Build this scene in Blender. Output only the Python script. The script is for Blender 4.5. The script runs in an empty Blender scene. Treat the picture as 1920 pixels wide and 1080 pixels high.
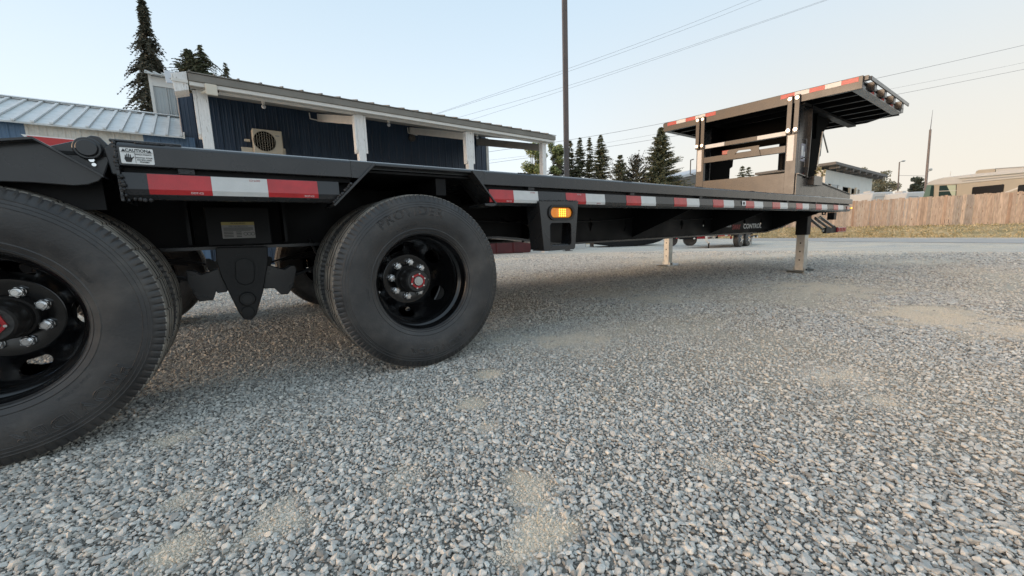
import bpy, bmesh, math, random
import numpy as np
from mathutils import Vector, Matrix
R_ = math.radians
PI = math.pi
S = bpy.context.scene
COL = S.collection
random.seed(7); RNG = np.random.default_rng(7)

# ---------------------------------------------------------------- camera
F, PITCH, ROLL, YAW, CH = 724.683, 0.140809, -0.032915, 0.617792, 0.59
FW = np.array([math.sin(YAW)*math.cos(PITCH), math.cos(YAW)*math.cos(PITCH), -math.sin(PITCH)])
_r = np.array([math.cos(YAW), -math.sin(YAW), 0.0]); _u = np.cross(_r, FW)
RT = math.cos(ROLL)*_r + math.sin(ROLL)*_u
UP = math.cos(ROLL)*_u - math.sin(ROLL)*_r
CP = np.array([0, 0, CH])
cd = bpy.data.cameras.new('camera'); cam = bpy.data.objects.new('camera', cd); COL.objects.link(cam)
cd.sensor_width = 36; cd.lens = 36*F/1920; cd.clip_start = 0.05; cd.clip_end = 6000
m = Matrix.Identity(4)
for i in range(3):
    m[i][0] = RT[i]; m[i][1] = UP[i]; m[i][2] = -FW[i]; m[i][3] = CP[i]
cam.matrix_world = m
S.camera = cam

# ---------------------------------------------------------------- sky, sun, exposure
SUN_EL, SUN_AZ = R_(7), R_(-78)            # azimuth measured from +Y towards +X
w = bpy.data.worlds.new('World'); S.world = w; w.use_nodes = True
nt = w.node_tree; nt.nodes.clear()
def N(t, **k):
    n = nt.nodes.new(t)
    for a, b in k.items(): setattr(n, a, b)
    return n
out = N('ShaderNodeOutputWorld'); bg = N('ShaderNodeBackground')
sky = N('ShaderNodeTexSky', sky_type='NISHITA'); sky.sun_disc = False
sky.sun_elevation = R_(7); sky.sun_rotation = SUN_AZ
sky.air_density = 1.0; sky.dust_density = 2.2; sky.ozone_density = 2.0; sky.altitude = 50
# evening haze lying along the horizon: pale all round, peach on the side away from the sun
geo = N('ShaderNodeTexCoord'); sep = N('ShaderNodeSeparateXYZ'); nt.links.new(geo.outputs['Generated'], sep.inputs[0])
hz = N('ShaderNodeValToRGB'); nt.links.new(sep.outputs['Z'], hz.inputs[0])
hz.color_ramp.interpolation = 'EASE'
e = hz.color_ramp.elements; e[0].position = 0.0; e[0].color = (1, 1, 1, 1); e[1].position = 0.62; e[1].color = (0, 0, 0, 1)
side = N('ShaderNodeMapRange'); nt.links.new(sep.outputs['X'], side.inputs[0])
side.inputs[1].default_value = 0.5; side.inputs[2].default_value = 1.0; side.interpolation_type = 'SMOOTHSTEP'
hc = N('ShaderNodeMixRGB'); hc.inputs[1].default_value = (5.05, 5.45, 5.65, 1); hc.inputs[2].default_value = (4.85, 4.4, 3.7, 1)
nt.links.new(side.outputs[0], hc.inputs[0])
up = N('ShaderNodeMixRGB'); up.inputs[2].default_value = (3.2, 4.1, 4.9, 1); up.inputs[0].default_value = 0.9
nt.links.new(sky.outputs[0], up.inputs[1])
mx = N('ShaderNodeMixRGB')
mm = N('ShaderNodeMath', operation='MULTIPLY'); mm.inputs[1].default_value = 0.9
nt.links.new(hz.outputs[0], mm.inputs[0]); nt.links.new(mm.outputs[0], mx.inputs[0])
nt.links.new(up.outputs[0], mx.inputs[1]); nt.links.new(hc.outputs[0], mx.inputs[2])
# warm glow round the low sun, behind the left edge of the picture
gl = N('ShaderNodeVectorMath', operation='DOT_PRODUCT')
sd = Vector((math.sin(SUN_AZ)*math.cos(SUN_EL), math.cos(SUN_AZ)*math.cos(SUN_EL), math.sin(SUN_EL)))
nt.links.new(geo.outputs['Generated'], gl.inputs[0]); gl.inputs[1].default_value = sd
gm = N('ShaderNodeMapRange', interpolation_type='SMOOTHSTEP'); nt.links.new(gl.outputs['Value'], gm.inputs[0])
gm.inputs[1].default_value = 0.80; gm.inputs[2].default_value = 1.0
gx = N('ShaderNodeMixRGB'); nt.links.new(gm.outputs[0], gx.inputs[0]); nt.links.new(mx.outputs[0], gx.inputs[1])
gx.inputs[2].default_value = (30, 19, 11, 1)
nt.links.new(gx.outputs[0], bg.inputs[0]); bg.inputs[1].default_value = 0.09
nt.links.new(bg.outputs[0], out.inputs[0])
sl = bpy.data.lights.new('sun', 'SUN'); sun = bpy.data.objects.new('sun', sl); COL.objects.link(sun)
sl.energy = 0.3; sl.angle = R_(14); sl.color = (1.0, 0.88, 0.74)
sun.rotation_euler = (-sd).to_track_quat('-Z', 'Y').to_euler()
S.view_settings.view_transform = 'Standard'; S.view_settings.look = 'None'
S.view_settings.exposure = 1.18; S.view_settings.gamma = 1.0

# ---------------------------------------------------------------- measuring helpers (real planes in the yard)
def ray(px, py):
    d = FW*F + RT*(px-960) - UP*(py-540); return d/np.linalg.norm(d)
def onY(px, py, Y):
    d = ray(px, py); return CP + d*((Y-CP[1])/d[1])
def xz(px, py, Y):
    P = onY(px, py, Y); return (float(P[0]), float(P[2]))
def onX(px, py, X):
    d = ray(px, py); return CP + d*(X/d[0])
def at(px, py, depth):
    d = ray(px, py); return Vector(CP + d*(depth/float(d@FW)))
def zg(x, y):
    r = min(math.hypot(x, y), 21.0); return -.05*(r/6.3)**1.78
def gp(px, py):
    z = 0
    for _ in range(50):
        d = ray(px, py); t = (z-CH)/d[2]; P = CP+d*t; z = .5*z+.5*zg(P[0], P[1])
    return Vector((P[0], P[1], z))
class Plane:
    """vertical plane through P0 with horizontal direction dl; (u, w, z): along, behind, height"""
    def __init__(s, P0, deg=None, P1=None):
        s.P0 = np.array(P0[:2], float)
        if P1 is not None:
            d = np.array(P1[:2], float)-s.P0; s.ang = math.atan2(d[1], d[0])
        else: s.ang = R_(deg)
        s.dl = np.array([math.cos(s.ang), math.sin(s.ang)]); s.n = np.array([-s.dl[1], s.dl[0]])
    def uz(s, px, py, w=0.0):
        d = ray(px, py); o = s.P0+s.n*w; t = (s.n@(o-CP[:2]))/(s.n@d[:2]); P = CP+t*d
        return float((P[:2]-o)@s.dl), float(P[2])

# ---------------------------------------------------------------- object helpers
def tag(o, label=None, cat=None, group=None, kind=None):
    if label: o['label'] = label
    if cat: o['category'] = cat
    if group: o['group'] = group
    if kind: o['kind'] = kind
    return o
def thing(name, label, cat, loc=(0, 0, 0), rz=0, group=None):
    o = bpy.data.objects.new(name, None); COL.objects.link(o); o.location = loc; o.rotation_euler = (0, 0, rz)
    o.empty_display_size = 0.1
    return tag(o, label, cat, group)
class MB:
    def __init__(s): s.v = []; s.f = []; s.mi = []; s.cur = 0
    def add(s, vs, fs):
        b = len(s.v); s.v += [tuple(map(float, q)) for q in vs]
        for f in fs: s.f.append(tuple(b+i for i in f)); s.mi.append(s.cur)
        return s
    def box(s, x0, x1, y0, y1, z0, z1):
        vs = [(x, y, z) for x in (x0, x1) for y in (y0, y1) for z in (z0, z1)]
        return s.add(vs, [(0, 1, 3, 2), (4, 6, 7, 5), (0, 4, 5, 1), (2, 3, 7, 6), (0, 2, 6, 4), (1, 5, 7, 3)])
    def prism(s, pts, ax, a, b):
        n = len(pts)
        def P(q, c):
            return {'X': (c, q[0], q[1]), 'Y': (q[0], c, q[1]), 'Z': (q[0], q[1], c)}[ax]
        vs = [P(q, a) for q in pts]+[P(q, b) for q in pts]
        fs = [tuple(range(n)), tuple(range(2*n-1, n-1, -1))]+[(i, i+n, (i+1) % n+n, (i+1) % n) for i in range(n)]
        return s.add(vs, fs)
    def cyl(s, p0, p1, r, n=16, r1=None, caps=True):
        p0, p1 = Vector(p0), Vector(p1); d = (p1-p0).normalized()
        a = d.orthogonal().normalized(); b = d.cross(a); r1 = r if r1 is None else r1; vs = []
        for p, rr in ((p0, r), (p1, r1)):
            for i in range(n):
                t = 2*PI*i/n; vs.append(p+(a*math.cos(t)+b*math.sin(t))*rr)
        fs = [(i, (i+1) % n, (i+1) % n+n, i+n) for i in range(n)]
        if caps: fs += [tuple(range(n-1, -1, -1)), tuple(range(n, 2*n))]
        return s.add(vs, fs)
    def tube(s, pts, r, n=8):
        for a, b in zip(pts[:-1], pts[1:]): s.cyl(a, b, r, n)
        return s
    def bar(s, p0, p1, w_, h, upv=(0, 0, 1)):
        p0, p1 = Vector(p0), Vector(p1); d = (p1-p0).normalized(); a = d.cross(Vector(upv)).normalized(); b = a.cross(d)
        vs = [p+a*sa*w_/2+b*sb*h/2 for p in (p0, p1) for sa, sb in ((-1, -1), (1, -1), (1, 1), (-1, 1))]
        return s.add(vs, [(0, 1, 2, 3), (7, 6, 5, 4), (0, 4, 5, 1), (1, 5, 6, 2), (2, 6, 7, 3), (3, 7, 4, 0)])
    def revolve(s, prof, cx, cz, n=96):
        """profile of (y, r) turned about the Y axis through (cx, cz)"""
        k = len(prof); vs = []
        for i in range(n):
            t = 2*PI*i/n
            for y, r in prof: vs.append((cx+r*math.cos(t), y, cz+r*math.sin(t)))
        fs = []
        for i in range(n):
            j = (i+1) % n
            for q in range(k-1): fs.append((i*k+q, i*k+q+1, j*k+q+1, j*k+q))
        return s.add(vs, fs)
    def sphere(s, c, r, n=10, sc=(1, 1, 1)):
        vs = []; fs = []; h = n//2
        for i in range(h+1):
            for j in range(n):
                a = PI*i/h; b = 2*PI*j/n
                vs.append((c[0]+r*sc[0]*math.sin(a)*math.cos(b), c[1]+r*sc[1]*math.sin(a)*math.sin(b), c[2]+r*sc[2]*math.cos(a)))
        for i in range(h):
            for j in range(n): fs.append((i*n+j, (i+1)*n+j, (i+1)*n+(j+1) % n, i*n+(j+1) % n))
        return s.add(vs, fs)
    def build(s, name, mat, parent=None, smooth=None, bevel=0, label=None, local=False, fix=True):
        me = bpy.data.meshes.new(name)
        off = Vector((0, 0, 0))
        if parent and not local:
            q = parent
            while q: off += q.location; q = q.parent
        vs = [(a-off[0], b-off[1], c-off[2]) for a, b, c in s.v]
        me.from_pydata(vs, [], s.f)
        if fix:
            bm = bmesh.new(); bm.from_mesh(me); bmesh.ops.recalc_face_normals(bm, faces=bm.faces); bm.to_mesh(me); bm.free()
        for mt in (mat if isinstance(mat, (list, tuple)) else [mat]): me.materials.append(mt)
        if isinstance(mat, (list, tuple)): me.polygons.foreach_set('material_index', s.mi)
        if smooth is not None:
            me.polygons.foreach_set('use_smooth', [True]*len(me.polygons)); me.set_sharp_from_angle(angle=R_(smooth))
        o = bpy.data.objects.new(name, me); COL.objects.link(o)
        if parent: o.parent = parent
        if bevel:
            b = o.modifiers.new('bevel', 'BEVEL'); b.width = bevel; b.segments = 2; b.limit_method = 'ANGLE'; b.angle_limit = R_(40)
            b.harden_normals = False
        if label: o['label'] = label
        return o
def dup(o, parent=None, loc=None, rot=None):
    c = o.copy(); COL.objects.link(c); c.parent = parent if parent is not None else o.parent
    if loc is not None: c.location = loc
    if rot is not None: c.rotation_euler = rot
    return c
def copy_tree(o, parent=None):
    c = o.copy(); COL.objects.link(c); c.parent = parent
    for ch in [q for q in o.children]: copy_tree(ch, c)
    return c
def curve_mesh(cu, name='tmp'):
    o = bpy.data.objects.new(name, cu); COL.objects.link(o)
    dg = bpy.context.evaluated_depsgraph_get(); me = bpy.data.meshes.new_from_object(o.evaluated_get(dg))
    bpy.data.objects.remove(o); return me
def shape2d(outer, holes, depth):
    """flat plate with holes; returns verts (x, y, t) with t in +-depth/2 and faces"""
    cu = bpy.data.curves.new('c', 'CURVE'); cu.dimensions = '2D'; cu.fill_mode = 'BOTH'; cu.extrude = depth/2
    for loop in [outer]+holes:
        sp = cu.splines.new('POLY'); sp.points.add(len(loop)-1); sp.use_cyclic_u = True
        for i, q in enumerate(loop): sp.points[i].co = (q[0], q[1], 0, 1)
    me = curve_mesh(cu)
    return [tuple(v.co) for v in me.vertices], [tuple(p.vertices) for p in me.polygons]
def text_geo(s, size, depth=0.0005, outline=0, spacing=1.0, shear=0, bold=0):
    cu = bpy.data.curves.new('t', 'FONT'); cu.body = s; cu.size = size; cu.align_x = 'CENTER'; cu.align_y = 'CENTER'
    cu.space_character = spacing; cu.shear = shear; cu.offset = bold; cu.resolution_u = 3
    if outline: cu.fill_mode = 'NONE'; cu.bevel_depth = outline; cu.bevel_resolution = 0
    else: cu.extrude = depth/2
    me = curve_mesh(cu)
    return [tuple(v.co) for v in me.vertices], [tuple(p.vertices) for p in me.polygons]
def rrect(x0, x1, z0, z1, r, n=6):
    pts = []
    for cx, cz, a0 in ((x1-r, z1-r, 0), (x0+r, z1-r, 90), (x0+r, z0+r, 180), (x1-r, z0+r, 270)):
        for i in range(n+1):
            a = R_(a0+90*i/n); pts.append((cx+r*math.cos(a), cz+r*math.sin(a)))
    return pts

# ---------------------------------------------------------------- materials
def mat(name, col, rough=0.6, metal=0.0, var=0.0, vscale=8.0, bump=0.0, bscale=60.0, spec=0.5, col2=None, mscale=3.0, mlo=0.45, mhi=0.65, coat=0.0, emit=None, estr=0, rvar=0.0, coord='Object', stretch=None):
    M = bpy.data.materials.new(name); M.use_nodes = True; t = M.node_tree; b = t.nodes['Principled BSDF']
    def n(k, **kw):
        q = t.nodes.new(k)
        for a, c in kw.items(): setattr(q, a, c)
        return q
    tc = n('ShaderNodeTexCoord'); vec = tc.outputs[coord]
    if stretch:
        mp = n('ShaderNodeMapping'); mp.inputs['Scale'].default_value = stretch; t.links.new(vec, mp.inputs[0]); vec = mp.outputs[0]
    src = None
    b.inputs['Base Color'].default_value = (*col, 1)
    if col2:
        nz = n('ShaderNodeTexNoise'); nz.inputs['Scale'].default_value = mscale; nz.inputs['Detail'].default_value = 6; nz.inputs['Roughness'].default_value = .65
        t.links.new(vec, nz.inputs[0]); mr = n('ShaderNodeMapRange'); t.links.new(nz.outputs[0], mr.inputs[0]); mr.inputs[1].default_value = mlo; mr.inputs[2].default_value = mhi
        mxx = n('ShaderNodeMixRGB'); mxx.inputs[1].default_value = (*col, 1); mxx.inputs[2].default_value = (*col2, 1); t.links.new(mr.outputs[0], mxx.inputs[0]); src = mxx.outputs[0]
    if var:
        nz = n('ShaderNodeTexNoise'); nz.inputs['Scale'].default_value = vscale; nz.inputs['Detail'].default_value = 5; t.links.new(vec, nz.inputs[0])
        mr = n('ShaderNodeMapRange'); t.links.new(nz.outputs[0], mr.inputs[0]); mr.inputs[1].default_value = .25; mr.inputs[2].default_value = .75; mr.inputs[3].default_value = 1-var; mr.inputs[4].default_value = 1+var
        vm = n('ShaderNodeVectorMath', operation='SCALE'); t.links.new(mr.outputs[0], vm.inputs['Scale'])
        if src: t.links.new(src, vm.inputs[0])
        else: vm.inputs[0].default_value = col
        src = vm.outputs[0]
    if src: t.links.new(src, b.inputs['Base Color'])
    b.inputs['Roughness'].default_value = rough; b.inputs['Metallic'].default_value = metal; b.inputs['Specular IOR Level'].default_value = spec
    if rvar:
        nz = n('ShaderNodeTexNoise'); nz.inputs['Scale'].default_value = vscale*1.7; nz.inputs['Detail'].default_value = 6; t.links.new(vec, nz.inputs[0])
        mr = n('ShaderNodeMapRange'); t.links.new(nz.outputs[0], mr.inputs[0]); mr.inputs[1].default_value = .3; mr.inputs[2].default_value = .7; mr.inputs[3].default_value = rough-rvar; mr.inputs[4].default_value = rough+rvar
        t.links.new(mr.outputs[0], b.inputs['Roughness'])
    if coat: b.inputs['Coat Weight'].default_value = coat; b.inputs['Coat Roughness'].default_value = .15
    if bump:
        nz = n('ShaderNodeTexNoise'); nz.inputs['Scale'].default_value = bscale; nz.inputs['Detail'].default_value = 4; t.links.new(vec, nz.inputs[0])
        bp = n('ShaderNodeBump'); bp.inputs['Strength'].default_value = bump; bp.inputs['Distance'].default_value = .01; t.links.new(nz.outputs[0], bp.inputs['Height']); t.links.new(bp.outputs[0], b.inputs['Normal'])
    if emit: b.inputs['Emission Color'].default_value = (*emit, 1); b.inputs['Emission Strength'].default_value = estr
    return M
MT = dict(
    paint=mat('black_powder_coat', (.020, .021, .023), .27, rvar=.05, var=.15, vscale=5, bump=.03, bscale=350, coat=.15, col2=(.030, .029, .027), mscale=2.5, mlo=.5, mhi=.8),
    under=mat('underside_shade_black', (.007, .007, .0075), .55, var=.2, vscale=4, rvar=.1, spec=.25), hang=mat('satin_hanger_paint', (.013, .013, .0135), .48, var=.2, vscale=14, spec=.4, bump=.1, bscale=60),  # under: trailer black darkened further, the underside's shade put into the colour
    weld=mat('painted_weld', (.022, .022, .023), .42, bump=.6, bscale=90),
    rubber=mat('tyre_rubber', (.036, .035, .035), .45, var=.35, vscale=7, bump=.12, bscale=140, col2=(.085, .077, .069), mscale=5.5, mlo=.46, mhi=.76, rvar=.12, spec=.5), groove=mat('tyre_groove', (.008, .008, .008), .9, spec=.1), void=mat('recess_shade_black', (.004, .004, .004), .8, spec=.05),  # void: near-black colour stands in for the shade of deep recesses
    tread=mat('tyre_tread', (.20, .187, .165), .85, var=.35, vscale=20, bump=.15, bscale=150, col2=(.30, .275, .235), mscale=14, spec=.3),
    rim=mat('black_gloss_rim', (.004, .004, .0045), .15, rvar=.07, vscale=12, col2=(.055, .038, .025), mscale=11, mlo=.60, mhi=.78, coat=.3),
    hub=mat('hub_casting', (.03, .027, .025), .5, var=.2, vscale=30, bump=.2, bscale=90),
    chrome=mat('zinc_chrome', (.80, .81, .82), .18, metal=1, var=.1, vscale=60),
    galv=mat('galvanised_steel', (.50, .50, .47), .42, metal=.75, var=.15, vscale=18, rvar=.1),
    red=mat('red_reflector_sheet', (.47, .018, .022), .28, var=.18, vscale=22, bump=.15, bscale=400, coat=.4),
    white=mat('white_reflector_sheet', (.62, .62, .60), .3, var=.06, vscale=30, bump=.15, bscale=400, coat=.3),
    sticker=mat('white_sticker', (.78, .78, .76), .45), ink=mat('black_ink', (.02, .02, .02), .5),
    yellow=mat('faded_yellow_print', (.42, .33, .10), .5), redpaint=mat('red_anodised', (.40, .015, .02), .35),
    darkred=mat('dark_red_paint', (.07, .007, .009), .5, var=.2, vscale=3), decalred=mat('decal_red', (.36, .03, .03), .45),
    amber=mat('amber_lens', (.75, .22, .01), .18, emit=(1.0, .33, .01), estr=.12, coat=.5),
    amberlit=mat('lit_amber_diode', (.9, .4, .03), .2, emit=(1.0, .50, .05), estr=1.1),
    redlens=mat('red_lens', (.30, .012, .02), .2, coat=.5), gold=mat('yellow_zinc_chain', (.70, .52, .25), .35, metal=1),
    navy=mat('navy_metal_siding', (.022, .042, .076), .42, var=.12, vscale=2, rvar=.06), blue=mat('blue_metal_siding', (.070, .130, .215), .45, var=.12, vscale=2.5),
    wsiding=mat('cream_metal_siding', (.62, .60, .55), .5, var=.08, vscale=3, col2=(.50, .48, .43), mscale=5), gsiding=mat('grey_metal_siding', (.40, .42, .42), .5, var=.08, vscale=2),
    roofw=mat('white_metal_roof', (.60, .62, .62), .38, var=.08, vscale=2, col2=(.50, .52, .51), mscale=6), roofd=mat('grey_brown_roof_edge', (.20, .185, .16), .6, var=.15, vscale=4),
    wood=mat('flaking_white_wood', (.74, .73, .71), .65, col2=(.38, .34, .30), mscale=9, mlo=.58, mhi=.66, var=.1, stretch=(6, 6, 1)),
    wtrim=mat('white_trim', (.68, .66, .62), .6, var=.07, vscale=6), soffit=mat('soffit_board', (.30, .285, .26), .75, var=.06, vscale=2),
    beige=mat('beige_cabinet', (.62, .57, .47), .5, var=.05), grille=mat('dark_grille', (.05, .045, .04), .6), wire=mat('wire_rubber', (.10, .10, .12), .6),
    pole=mat('brown_painted_pole', (.085, .070, .066), .55, var=.1, vscale=2), greyd=mat('dish_plastic', (.55, .57, .60), .5),
    concrete=mat('painted_block_wall', (.66, .66, .62), .8, var=.06, vscale=1.5), dark=mat('dark_opening', (.035, .032, .030), .7),
    bark=mat('conifer_bark', (.085, .065, .05), .9, var=.3, vscale=4), woodpole=mat('weathered_pole', (.20, .17, .155), .85, var=.2, vscale=6, stretch=(4, 4, .6)),
    rvwhite=mat('fibreglass_white', (.56, .56, .54), .35, var=.04, vscale=2), rvtan=mat('tan_gelcoat', (.46, .41, .33), .35, var=.04, vscale=1.5), rvline=mat('grey_trim', (.28, .29, .30), .5),
    glass=mat('tinted_glass', (.03, .055, .055), .06, spec=.8), glassg=mat('green_windscreen', (.15, .23, .20), .06, spec=.8), lumber=mat('fresh_lumber', (.62, .50, .33), .7, var=.15, vscale=12),
    shingle=mat('grey_shingle', (.17, .16, .15), .85, var=.15, vscale=10), tan=mat('tan_fabric', (.46, .52, .40), .7),
)
# reddish cedar pickets, each a little different
def obj_random_mat(name, ramp, rough=.8, bump=.3, bscale=30, stretch=None, noise=.25, spots=None, nscale=6):
    M = bpy.data.materials.new(name); M.use_nodes = True; t = M.node_tree; b = t.nodes['Principled BSDF']
    oi = t.nodes.new('ShaderNodeObjectInfo'); cr = t.nodes.new('ShaderNodeValToRGB'); t.links.new(oi.outputs['Random'], cr.inputs[0])
    els = cr.color_ramp.elements
    while len(els) < len(ramp): els.new(.5)
    for q, (pos, c) in zip(els, ramp): q.position = pos; q.color = (*c, 1)
    tc = t.nodes.new('ShaderNodeTexCoord'); mp = t.nodes.new('ShaderNodeMapping'); t.links.new(tc.outputs['Object'], mp.inputs[0])
    if stretch: mp.inputs['Scale'].default_value = stretch
    ad = t.nodes.new('ShaderNodeVectorMath'); ad.operation = 'ADD'; t.links.new(mp.outputs[0], ad.inputs[0])
    sc = t.nodes.new('ShaderNodeVectorMath'); sc.operation = 'SCALE'; sc.inputs[0].default_value = (37, 17, 53); t.links.new(oi.outputs['Random'], sc.inputs['Scale']); t.links.new(sc.outputs[0], ad.inputs[1])
    nz = t.nodes.new('ShaderNodeTexNoise'); nz.inputs['Scale'].default_value = nscale; nz.inputs['Detail'].default_value = 6; t.links.new(ad.outputs[0], nz.inputs[0])
    mr = t.nodes.new('ShaderNodeMapRange'); mr.inputs[1].default_value = .3; mr.inputs[2].default_value = .7; mr.inputs[3].default_value = 1-noise; mr.inputs[4].default_value = 1+noise; t.links.new(nz.outputs[0], mr.inputs[0])
    vs = t.nodes.new('ShaderNodeVectorMath'); vs.operation = 'SCALE'; t.links.new(cr.outputs[0], vs.inputs[0]); t.links.new(mr.outputs[0], vs.inputs['Scale'])
    src = vs.outputs[0]
    if spots:
        vo = t.nodes.new('ShaderNodeTexNoise'); vo.inputs['Scale'].default_value = 7; vo.inputs['Detail'].default_value = 1; t.links.new(ad.outputs[0], vo.inputs[0])
        m2 = t.nodes.new('ShaderNodeMapRange'); m2.inputs[1].default_value = .70; m2.inputs[2].default_value = .76; t.links.new(vo.outputs[0], m2.inputs[0])
        mxx = t.nodes.new('ShaderNodeMixRGB'); t.links.new(m2.outputs[0], mxx.inputs[0]); t.links.new(src, mxx.inputs[1]); mxx.inputs[2].default_value = (*spots, 1); src = mxx.outputs[0]
    t.links.new(src, b.inputs['Base Color']); b.inputs['Roughness'].default_value = rough
    if bump:
        bp = t.nodes.new('ShaderNodeBump'); bp.inputs['Strength'].default_value = bump; bp.inputs['Distance'].default_value = .004; t.links.new(nz.outputs[0], bp.inputs['Height']); t.links.new(bp.outputs[0], b.inputs['Normal'])
    return M
MT['cedar'] = obj_random_mat('cedar_picket', [(0, (.33, .25, .19)), (.2, (.44, .35, .28)), (.45, (.38, .30, .24)), (.6, (.29, .26, .23)), (.75, (.50, .41, .33)), (.9, (.34, .22, .15)), (1, (.42, .35, .29))], stretch=(3, 3, .5), spots=(.20, .12, .07))
def leaf_mat(name, c1, c2, c3=None):
    M = bpy.data.materials.new(name); M.use_nodes = True; t = M.node_tree; b = t.nodes['Principled BSDF']
    g = t.nodes.new('ShaderNodeNewGeometry'); cr = t.nodes.new('ShaderNodeValToRGB'); t.links.new(g.outputs['Random Per Island'], cr.inputs[0])
    cr.color_ramp.elements[0].color = (*c1, 1); cr.color_ramp.elements[1].color = (*c2, 1)
    if c3: q = cr.color_ramp.elements.new(.5); q.color = (*c3, 1)
    t.links.new(cr.outputs[0], b.inputs['Base Color']); b.inputs['Roughness'].default_value = .7
    b.inputs['Subsurface Weight'].default_value = 0
    return M
MT['needle'] = leaf_mat('conifer_needles', (.062, .072, .040), (.155, .165, .090), (.10, .112, .062))
MT['needle2'] = leaf_mat('dark_conifer_needles', (.045, .050, .036), (.11, .108, .075))
MT['leafy'] = leaf_mat('birch_leaves', (.19, .22, .08), (.36, .38, .16), (.26, .29, .11))
MT['leafg'] = leaf_mat('dusty_leaves', (.13, .135, .085), (.24, .235, .16), (.18, .18, .12))
MT['leafd'] = leaf_mat('dark_leaves', (.03, .045, .03), (.07, .085, .055))

# ================================================================ GROUND
def fbm(x, y, seed=0):
    """cheap value noise, numpy"""
    x = np.asarray(x, float); y = np.asarray(y, float); tot = np.zeros_like(x); amp = 1; fr = 1; s = 0
    for o in range(4):
        xi = np.floor(x*fr).astype(np.int64); yi = np.floor(y*fr).astype(np.int64); fx = x*fr-xi; fy = y*fr-yi
        fx = fx*fx*(3-2*fx); fy = fy*fy*(3-2*fy)
        def h(a, b):
            n_ = (a*374761393+b*668265263+seed*1442695041+o*9781) & 0x7fffffff
            n_ = ((n_ ^ (n_ >> 13))*1274126177) & 0x7fffffff
            return ((n_ ^ (n_ >> 16)) & 0xffff)/65535.0
        v = (h(xi, yi)*(1-fx)+h(xi+1, yi)*fx)*(1-fy)+(h(xi, yi+1)*(1-fx)+h(xi+1, yi+1)*fx)*fy
        tot += v*amp; s += amp; amp *= .5; fr *= 2
    return tot/s
PATCH = [(985, 930, .075, .7), (1010, 985, .06, .9), (1045, 955, .03, .6), (960, 1030, .04, .6), (330, 1030, .055, .8), (345, 935, .05, .7), (520, 985, .05, .6), (530, 960, .05, .5), (320, 825, .05, .6),
         (920, 705, .06, .8), (880, 762, .05, .6), (910, 800, .04, .5), (1075, 640, .22, .7), (940, 640, .14, .5), (1540, 705, .09, .7), (1590, 700, .07, .6), (1655, 755, .05, .6), (1730, 590, .40, .9), (1540, 540, .6, .8), (1860, 620, .25, .6), (1230, 560, .35, .6), (1340, 870, .05, .35), (760, 900, .05, .3), (1130, 550, .5, .5)]
PW = [(*gp(a, b)[:2], r, s*(.8 if r > .12 else .95)) for a, b, r, s in PATCH]
def dust(x, y):
    x = np.asarray(x, float); y = np.asarray(y, float)
    big = fbm(x*.55+3, y*.8+9, 3); r = np.hypot(x, y)
    d = np.clip((big-.44)/.30, 0, 1)*(.15+.9*fbm(x*7, y*11, 12))*.95*np.clip((r-.9)/2.0, .12, 1)
    wob = fbm(x*14, y*14, 5); wob2 = fbm(x*50, y*50, 6)
    for cx, cy, rad, s in PW:
        q = np.hypot(x-cx, (y-cy)*1.25)/rad + (wob-.5)*3.0+(wob2-.5)*1.1
        d = np.maximum(d, np.clip((1.45-q)/.95, 0, 1)*min(1, s*1.25))
    return np.clip(d, 0, 1)
def zgv(x, y):
    r = np.minimum(np.hypot(x, y), 21); return -.05*(r/6.3)**1.78
def gradlist(lo, hi, d0, g, c=0.0):
    a = [c]; d = d0
    while a[-1] < hi: a.append(a[-1]+d); d *= g
    b = [c]; d = d0
    while b[-1] > lo: b.append(b[-1]-d); d *= g
    return np.array(sorted(set(b+a)))
gxs = gradlist(-2500, 2500, .03, 1.035, 1.0); gys = gradlist(-2500, 2500, .03, 1.035, 1.2)
XX, YY = np.meshgrid(gxs, gys, indexing='ij'); ZZ = zgv(XX, YY)+(fbm(XX*1.3, YY*1.3, 8)-.5)*.012*np.clip(2/np.maximum(np.hypot(XX, YY), .5), 0, 1)
nx, ny = XX.shape
me = bpy.data.meshes.new('gravel_yard')
vv = np.stack([XX, YY, ZZ], -1).reshape(-1, 3)
ii = np.arange(nx*ny).reshape(nx, ny); ff = np.stack([ii[:-1, :-1], ii[1:, :-1], ii[1:, 1:], ii[:-1, 1:]], -1).reshape(-1, 4)
me.from_pydata(vv.tolist(), [], ff.tolist())
a2 = me.attributes.new('gap_shade_fade', 'FLOAT', 'POINT'); rr_v = np.hypot(vv[:, 0], vv[:, 1]); a2.data.foreach_set('value', np.clip((rr_v-4)/8, 0, 1).astype(np.float32))
at_ = me.attributes.new('dust', 'FLOAT', 'POINT'); at_.data.foreach_set('value', dust(vv[:, 0], vv[:, 1]).astype(np.float32))
me.polygons.foreach_set('use_smooth', [True]*len(me.polygons))
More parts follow.
